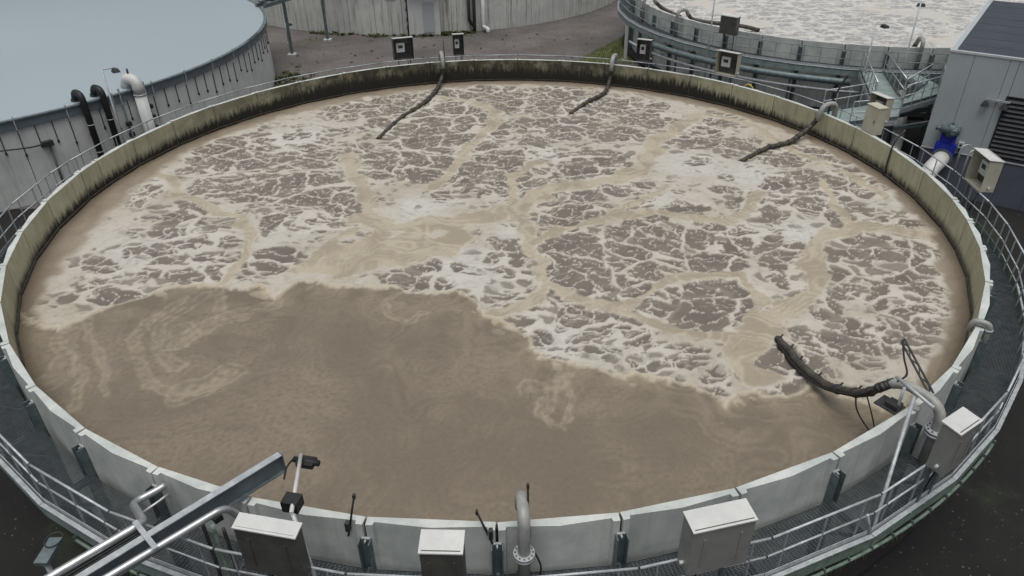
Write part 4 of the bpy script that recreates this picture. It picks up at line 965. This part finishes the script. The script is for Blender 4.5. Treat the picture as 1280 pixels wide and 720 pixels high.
# ------------------------------------------------------------------ pipe rack at the lower left
t = thing('pipe_rack', (-9.2, -19.6, GZ), 'steel pipe rack crossing the walkway with two silver pipes', 'pipe rack')
def along(p, q, k): return Vector(p).lerp(Vector(q), k)
bt0, bt1 = Vector((-4.04, -14.44, .55)), Vector((-9.4, -20.1, .55))
# deep channel: top flange, web, bottom flange
d_ = (bt1 - bt0).normalized(); s_ = Vector((d_.y, -d_.x, 0))    # s_ points away from the tank centre side
mb = MB(); mb.bar(bt0, bt1, .14, .02)
mb.build('top_flange', 'galv', t)
mb = MB(); mb.bar(bt0 + Vector((0, 0, -.22)) , bt1 + Vector((0, 0, -.22)), .012, .40); mb.build('web', 'lintelband', t)
mb = MB(); mb.bar(bt0 + Vector((0, 0, -.43)), bt1 + Vector((0, 0, -.43)), .14, .02); mb.build('bottom_flange', 'galv_dark', t)
mb = MB(); mb.box(bt0 + Vector((0, 0, -.22)), (.02, .16, .46), math.atan2(d_.y, d_.x)); mb.build('end_plate', 'lintelband', t)
pl0, pl1 = Vector((-6.21, -16.18, .5)), Vector((-9.7, -19.72, .5))
mb = MB(); mb.tube(fillet([pl1, Vector((-6.05, -16.02, .5)), Vector((-6.88, -15.02, -.15)), Vector((-6.50, -14.66, -.15)), Vector((-6.42, -14.56, -.15))], .2), .075, 14); mb.build('pipe', 'silver', t)
mb = MB(); mb.tube(fillet([Vector((-9.55, -19.95, .46)), Vector((-6.2, -16.28, .46)), Vector((-6.62, -15.2, -.2)), Vector((-6.42, -14.95, -.2)), Vector((-6.3, -14.75, -.2))], .15), .03, 10); mb.build('small_pipe', 'silver', t)
mb = MB(); mb.tube(fillet([Vector((-8.9, -20.1, .42)), Vector((-6.43, -17.27, .42)), Vector((-4.75, -15.62, .42)), Vector((-4.55, -15.45, -.2)), Vector((-4.45, -15.3, -.6))], .2), .07, 14); mb.build('pipe', 'silver', t)
for k in (.16, .2, .24):
    mb = MB(); q0, q1 = Vector((-9.6, -20.0, .5)), Vector((-6.0, -16.2, .5)); off = s_ * (k - .2) * 1.6
    mb.bar(q0 + off, q1 + off, .03, .03); mb.build('cable', 'black', t)
for k in (.34, .52, .70, .88):
    q = bt0.lerp(bt1, k) + Vector((0, 0, .035)); mb = MB(); mb.bar(q - s_ * .42, q + s_ * .42, .09, .03) if k == .34 else mb.bar(q - s_ * .42 + Vector((0, 0, -.2)), q + s_ * .42 + Vector((0, 0, -.2)), .07, .05)
    mb.build('cross_bearer', 'galv', t)
mb = MB(); q = bt0.lerp(bt1, .9); mb.box((q.x, q.y, (GZ + .1) / 2), (.2, .2, .1 - GZ)); mb.build('column', 'galv_dark', t)
mb = MB(); q = bt0.lerp(bt1, .19); mb.box((q.x, q.y, .06), (.16, .3, .12), math.atan2(d_.y, d_.x)); mb.build('saddle', 'dark', t)
for k in range(3):
    q = pol(16.75, -107.6 + k * .75); mb = MB(); mb.tube(spline([(q.x, q.y, .4), (q.x + .02, q.y - .03, -.3), (q.x + .05, q.y - .1, -1.0), (q.x + .08, q.y - .3, -1.7)]), .035, 8); mb.build('dropper_cable', 'algae_steel' if k == 1 else 'dark', t)

# lantern under the rack
t = thing('yard_lantern', (-8.6, -15.6, GZ), 'dark yard lamp on a pole below the silver pipe rack', 'lamp post')
mb = MB(); mb.tube([(-8.6, -15.6, GZ), (-8.6, -15.6, -1.1)], .05, 8); mb.build('pole', 'galv', t)
mb = MB(); mb.box((-8.6, -15.42, -1.04), (.26, .6, .1)); h_ = mb.build('lamp_head', 'galv_dark', t)
mb = MB(); mb.tube([Vector((-8.6 + .16 * math.cos(a), -15.2 + .18 * math.sin(a), -.96)) for a in np.linspace(0, 6.28, 17)], .014, 6); mb.build('hoop', 'dark', h_)

# ------------------------------------------------------------------ pipes and supports of the white foamed tank
for zz, rad, a0, a1, lab, mt in ((-1.75, .19, -158, -109, 'thick grey pipe along the far tank under its walkway', 'galv_dark'), (-2.3, .09, -166, -105, 'thin pale pipe along the far tank below the thick one', 'galv')):
    t = thing('ring_pipe', pol(16.7, a0, GZ, RT_C), lab, 'pipe')
    mb = MB(); mb.tube([pol(17.3, a, zz, RT_C) for a in np.arange(a0, a1, 2)], rad, 12); mb.build('pipe', mt, t)
    for a in np.arange(a0 + 3, a1, 9):
        mb = MB(); mb.bar(pol(15.9, a, zz - rad, RT_C), pol(17.4, a, zz - rad, RT_C), .07, .05); mb.build('bracket', 'galv_dark', t)
for a in (-171, -148, -138, -121):
    p = pol(17.0, a, GZ, RT_C); t = thing('support_column', p, 'white column propping the far walkway beside the grass verge' if a == -171 else 'slender dark post propping the far walkway over the ring pipes', 'column', None if a == -171 else 'posts under the far walkway')
    mb = MB(); mb.box((p.x, p.y, GZ + 1.22), (.2, .2, 2.44) if a == -171 else (.1, .1, 2.44), R(a)); mb.build('shaft', 'whitepipe' if a == -171 else 'galv_dark', t)
    mb = MB(); mb.box((p.x, p.y, GZ + .03), (.4, .4, .06), R(a)); mb.build('base_plate', 'galv', t)
lamp_post(pol(17.2, -139.0, GZ, RT_C), 3.3, (.4, .1), 'tall floodlight post beside the box of the white foamed tank')
lamp_post(pol(17.25, -108.0, GZ, RT_C), 1.5, (.55, .1), 'lower floodlight post beside the footbridge')
lamp_post(pol(17.25, -101.6, GZ, RT_C), 2.7, (.1, .12), 'taller floodlight post between footbridge and building')
def rt_hose(deg, pts, label):
    t = thing('aeration_hose', pol(16.2, deg, FZ, RT_C), label, 'hose', 'hoses of the white foamed tank')
    mb = MB(); mb.tube(fillet([pol(16.2, deg, FZ, RT_C), pol(16.2, deg, .5, RT_C), pol(15.5, deg, .5, RT_C), pol(15.3, deg, .1, RT_C)], .4), .12, 10); mb.build('pipe', 'pvc', t)
    mb = MB(); mb.tube(spline([pol(15.3, deg, .15, RT_C)] + [Vector(p) for p in pts]), .13, 10); mb.build('hose', 'hose', t)
rt_hose(-152, [pol(14.9, -151, -.2, RT_C), pol(13.6, -147, -.4, RT_C), pol(12.3, -143, -.6, RT_C), pol(11.3, -140, -.9, RT_C)], 'dark hose lying across the white foam')
rt_hose(-168, [pol(14.7, -168, -.3, RT_C), pol(13.6, -165, -.8, RT_C)], 'dark hose end dipping into the white foam by the yard')
rt_hose(-98, [pol(14.9, -98, -.3, RT_C), pol(14.2, -99, -.9, RT_C)], 'dark hose dipping into the white foam beside the building')

# ------------------------------------------------------------------ footbridge between the tanks
t = thing('footbridge', (19.0, 11.5, GZ), 'grey steel footbridge with tube railings linking the two open tanks', 'footbridge')
def deck(pts, nm='deck'):
    mb = MB(); mb.prism(pts, FZ - .05, FZ); mb.build(nm, 'teal', t)
    for a, b in zip(pts, pts[1:] + pts[:1]):
        mb = MB(); mb.bar((a[0], a[1], FZ - .14), (b[0], b[1], FZ - .14), .07, .22); mb.build('stringer', 'galv', t)
def handrail(a, b, n, mt='galv', lo=True):
    a, b = Vector((*a, FZ)), Vector((*b, FZ))
    mb = MB(); mb.tube([a + Vector((0, 0, 1.1)), b + Vector((0, 0, 1.1))], .032, 8); mb.build('top_rail', mt, t)
    mb = MB(); mb.tube([a + Vector((0, 0, .58)), b + Vector((0, 0, .58))], .028, 8); mb.build('mid_rail', mt, t)
    mb = MB(); mb.bar(a + Vector((0, 0, .1)), b + Vector((0, 0, .1)), .012, .16); mb.build('kick_plate', 'galv_dark', t)
    for k in range(n + 1):
        q = a.lerp(b, k / n); mb = MB(); mb.bar(q - Vector((0, 0, .1)), q + Vector((0, 0, 1.1)), .05, .03); mb.build('post', 'galv', t)
A1, A2, B1, B2 = (20.45, 16.6), (21.6, 16.25), (18.6, 10.4), (20.3, 11.1)
deck([A1, (18.75, 10.9), B2, A2]); handrail(A1, (18.75, 10.9), 6, 'silver'); handrail(A2, (20.45, 11.5), 5, 'silver')
deck([(15.55, 7.9), (18.95, 8.6), (20.28, 11.05), (18.74, 10.88), (15.1, 9.5)]); handrail((15.75, 9.75), (18.7, 10.95), 4); handrail((16.4, 8.0), (18.95, 8.6), 3)
deck([(20.3, 11.08), (19.9, 10.3), (22.6, 11.9), (23.6, 13.9), (23.0, 14.0)], 'deck'); handrail((20.4, 11.35), (23.0, 14.0), 4); handrail((19.95, 10.35), (22.6, 11.95), 4)
handrail((22.6, 11.95), (23.6, 13.9), 2)
deck([(23.0, 14.02), (23.62, 13.92), (23.4, 16.5), (22.6, 16.4)])
for x, y in ((18.9, 9.2), (20.2, 11.4), (22.7, 12.6), (20.4, 14.2), (16.8, 9.0)):
    mb = MB(); mb.box((x, y, (GZ + FZ) / 2 - .07), (.14, .14, FZ - GZ - .16)); mb.build('column', 'galv_dark', t)
for a, b in (((19.6, 10.0, -2.1), (22.2, 10.9, -2.1)), ((20.2, 11.4, -2.0), (22.7, 12.6, -2.0))):
    mb = MB(); mb.bar(a, b, .12, .2); mb.build('cross_beam', 'galv_dark', t)
t = thing('inlet_pipe', (19.3, 9.6, GZ), 'wide grey pipe rising from the ground under the footbridge', 'pipe')
mb = MB(); mb.tube(fillet([(17.9, 6.6, -3.6), (20.6, 11.0, -3.3), (21.8, 13.5, -2.3), (22.6, 15.6, -2.2)], .8), .3, 14); mb.build('pipe', 'pvc', t)
mb = MB(); mb.box((18.6, 7.8, GZ + .1), (.6, .3, .24), R(58)); mb.build('saddle', 'rim', t)
mb = MB(); mb.box((21.8, 13.4, GZ + .75), (.2, .2, 1.5)); mb.build('prop', 'galv_dark', t)

# ------------------------------------------------------------------ building on the right
KS = .9492                                # size of the building against its first survey
a0 = Vector((19.69, 7.27, 0)); td = Vector((.811, -.585, 0)); nd = Vector((.585, .811, 0)); ZB = 2.0
bl = thing('plant_building', (a0.x, a0.y, GZ), 'flat roofed grey clad building with a black louvre', 'building')
def bz(z): return z if z < -3.5 else 10.85 - (10.85 - z) * KS
def bpt(s_, n_, z): v = a0 + td * (s_ * KS) + nd * (n_ * KS); return Vector((v.x, v.y, bz(z)))
rzb = math.atan2(td.y, td.x)
def bbox(s0, s1, n0, n1, z0, z1, name, mat_, parent=bl):
    c0 = bpt((s0 + s1) / 2, (n0 + n1) / 2, 0); c0.z = (bz(z0) + bz(z1)) / 2; mb = MB(); mb.box(c0, ((s1 - s0) * KS, (n1 - n0) * KS, bz(z1) - bz(z0)), rzb); return mb.build(name, mat_, parent)
LEN, DEP = 11.5, 13.6
bbox(.06, LEN - .06, .06, DEP - .06, GZ, ZB - .22, 'core', 'plinth')
seams = [0.0, 1.02, 2.42, 3.6, 4.8, 6.0, 7.2, 8.4, 9.6, 10.7, LEN]
LV0, LV1, LVz0, LVz1 = 2.78, 5.6, -2.45, .3
for s0, s1 in zip(seams, seams[1:]):
    if s1 <= LV0 or s0 >= LV1: bbox(s0 + .008, s1 - .008, 0, .058, -2.6, ZB - .06, 'wall_panel', 'clad')
    else:
        if s0 < LV0: bbox(s0 + .008, LV0 - .01, 0, .058, -2.6, ZB - .06, 'wall_panel', 'clad')
        a_, b_ = max(s0, LV0), min(s1, LV1)
        bbox(a_ + .008, b_ - .008, 0, .058, LVz1 + .01, ZB - .06, 'wall_panel', 'clad')
        if s1 > LV1: bbox(LV1 + .01, s1 - .008, 0, .058, -2.6, ZB - .06, 'wall_panel', 'clad')
    bbox(s0 + .008, s1 - .008, .012, .058, GZ, -2.66, 'plinth_panel', 'plinth')
bbox(-.02, LEN, -.03, .05, -2.655, -2.61, 'sill_trim', 'trim')
n0s = [0.0, 1.4, 2.8, 4.2, 5.6, 7.0, 8.4, 9.8, 11.2, 12.4, DEP]
for n0, n1 in zip(n0s, n0s[1:]):
    bbox(0, .058, n0 + .062 if n0 == 0 else n0 + .008, n1 - .008, GZ, ZB - .06, 'wall_panel', 'clad')
bbox(-.02, LEN, -.035, .0, ZB - .07, ZB + .02, 'roof_trim', 'trim')
bbox(-.04, -.002, .0, DEP, ZB - .07, ZB + .02, 'roof_trim', 'trim')
bbox(0, LEN, .001, .16, ZB - .055, ZB + .012, 'parapet', 'clad'); bbox(0, .22, .165, DEP, ZB - .055, ZB + .012, 'parapet', 'clad')
bbox(.225, LEN, .165, DEP, ZB - .2, ZB - .05, 'roof', 'roofing')
for k in range(1, 8): bbox(.3, LEN, k * 1.7, k * 1.7 + .05, ZB - .05, ZB - .042, 'roof_seam', 'roofing')
lv = bbox(LV0, LV1, .045, .056, LVz0, LVz1, 'louvre', 'black')
for nm, q in (('frame', (LV0 - .05, LV0 + .02, -.03, .05, LVz0 - .05, LVz1 + .05)), ('frame', (LV1 - .02, LV1 + .05, -.03, .05, LVz0 - .05, LVz1 + .05)), ('frame', (LV0 + .02, LV1 - .02, -.03, .05, LVz1, LVz1 + .05)), ('frame', (LV0 + .02, LV1 - .02, -.03, .05, LVz0 - .05, LVz0))):
    bbox(*q, nm, 'louvre', lv)
nb = 13
for k in range(nb):
    z0 = LVz0 + .04 + (LVz1 - LVz0 - .06) * k / nb
    mb = MB(); vs = []
    for s__ in (LV0 + .022, LV1 - .022):
        for dn, dz in ((-.06, 0), (.035, .13), (.035, .15), (-.06, .02)): vs.append(bpt(s__, dn, z0 + dz))
    mb.add(vs, [(0, 1, 2, 3), (7, 6, 5, 4), (0, 4, 5, 1), (1, 5, 6, 2), (2, 6, 7, 3), (3, 7, 4, 0)]); mb.build('slat', 'louvre', lv)
# twin wall lamp
t = thing('wall_lamp', bpt(2.4, -.05, .05), 'twin floodlight bar on the building wall beside the louvre', 'wall lamp')
mb = MB(); mb.bar(bpt(2.0, -.12, .1), bpt(2.95, -.12, .1), .07, .07); mb.bar(bpt(2.45, -.12, .1), bpt(2.45, .0, .1), .08, .08); mb.build('bar', 'galv', t)
for s0 in (2.02, 2.78):
    mb = MB(); vs = []
    for zz, w_ in ((.06, .09), (-.2, .24)):
        for i, j in ((-1, -1), (1, -1), (1, 1), (-1, 1)): vs.append(bpt(s0 + i * w_ * .7, -.2 + j * w_ * .5, zz))
    mb.add(vs, [(0, 1, 2, 3), (7, 6, 5, 4), (0, 4, 5, 1), (1, 5, 6, 2), (2, 6, 7, 3), (3, 7, 4, 0)]); h_ = mb.build('lamp_head', 'dark', t)
    mb = MB(); mb.add([v - Vector((0, 0, .004)) for v in vs[4:]], [(3, 2, 1, 0)]); mb.build('lens', 'screen', h_)
# blue valve and its pipe
t = thing('gate_valve', bpt(1.03, -.3, GZ), 'blue gate valve with grey actuator on a wide pale pipe before the building', 'valve')
for ds in (-.22, .22):
    mb = MB(); mb.bar(bpt(1.03 + ds, -.22, -2.75), bpt(1.03 + ds, -.22, -1.75), .14, .16); mb.build('yoke', 'blue', t)
mb = MB(); c0 = bpt(1.03, -.2, -2.6); mb.box(c0, (.86, .22, .75), rzb); mb.build('body', 'blue', t)
mb = MB(); mb.box(bpt(1.03, -.22, -2.05), (.62, .1, .62), rzb); mb.build('plate', 'blue', t)
mb = MB(); c0 = bpt(1.05, -.25, -1.52); mb.tube([c0 - td * .42, c0 + td * .36], .19, 12); mb.tube([c0 - Vector((0, 0, .26)), c0 + Vector((0, 0, .26))], .2, 12); mb.tube([c0 - td * .62 , c0 - td * .4], .1, 10); mb.tube([c0 + Vector((.0, 0, .2)), c0 + Vector((0, 0, .42))], .05, 8); mb.tube([c0 + td * .15, c0 + td * .15 - nd * .4], .12, 10); mb.build('actuator', 'galv_dark', t)
mb = MB(); mb.tube(fillet([bpt(1.0, .0, -2.95), bpt(1.0, -.5, -2.95), bpt(.75, -1.5, -3.2), bpt(.5, -2.0, -3.9)], .5), .36, 18); mb.build('pipe', 'whitepipe', t)
mb = MB(); mb.tube([bpt(1.0, -.36, -2.95), bpt(1.0, -.26, -2.95)], .47, 20); mb.build('flange', 'plinth', t)
mb = MB(); mb.box(bpt(.7, -1.5, GZ + .24), (.4, .5, .5), rzb); mb.build('pedestal', 'rim', t)
t = thing('socket_box', bpt(1.62, -.05, -2.2), 'small white socket with a cable beside the blue valve', 'socket')
mb = MB(); mb.box(bpt(1.62, -.06, -2.2), (.22, .12, .26), rzb); mb.build('box', 'screen', t)
mb = MB(); mb.box(bpt(1.62, -.126, -2.2), (.1, .012, .1), rzb); mb.build('cover', 'dark', t)
mb = MB(); mb.tube(spline([bpt(1.62, -.06, -2.33), bpt(1.58, -.08, -2.6), bpt(1.5, -.06, -2.8), bpt(1.3, -.1, -2.85)]), .025, 6); mb.build('cable', 'black', t)
# handrail beside the cream shelter and stair to the walkway
t = thing('access_ladder', pol(17.25, -1.2, GZ), 'steel access ladder with raised handrails at the walkway beside the cream meter box', 'ladder')
for s__ in (-1, 1):
    q = pol(17.12, -1.0 + s__ * .9); mb = MB(); mb.tube(fillet([(q.x, q.y, GZ), (q.x, q.y, 1.0), pol(16.8, -1.0 + s__ * .9, 1.0), pol(16.8, -1.0 + s__ * .9, -.05)], .2), .025, 8); mb.build('stile', 'galv', t)
for k in range(9):
    mb = MB(); mb.tube([pol(17.12, -1.9, GZ + .35 + k * .31), pol(17.12, -.1, GZ + .35 + k * .31)], .016, 6); mb.build('rung', 'galv_dark', t)

# ------------------------------------------------------------------ lift the whole place so that the yard lies at height 0
bpy.context.view_layer.update()
for o in COL.objects:
    if o.parent is None and o.type in ('MESH', 'EMPTY'): o.location.z += LIFT
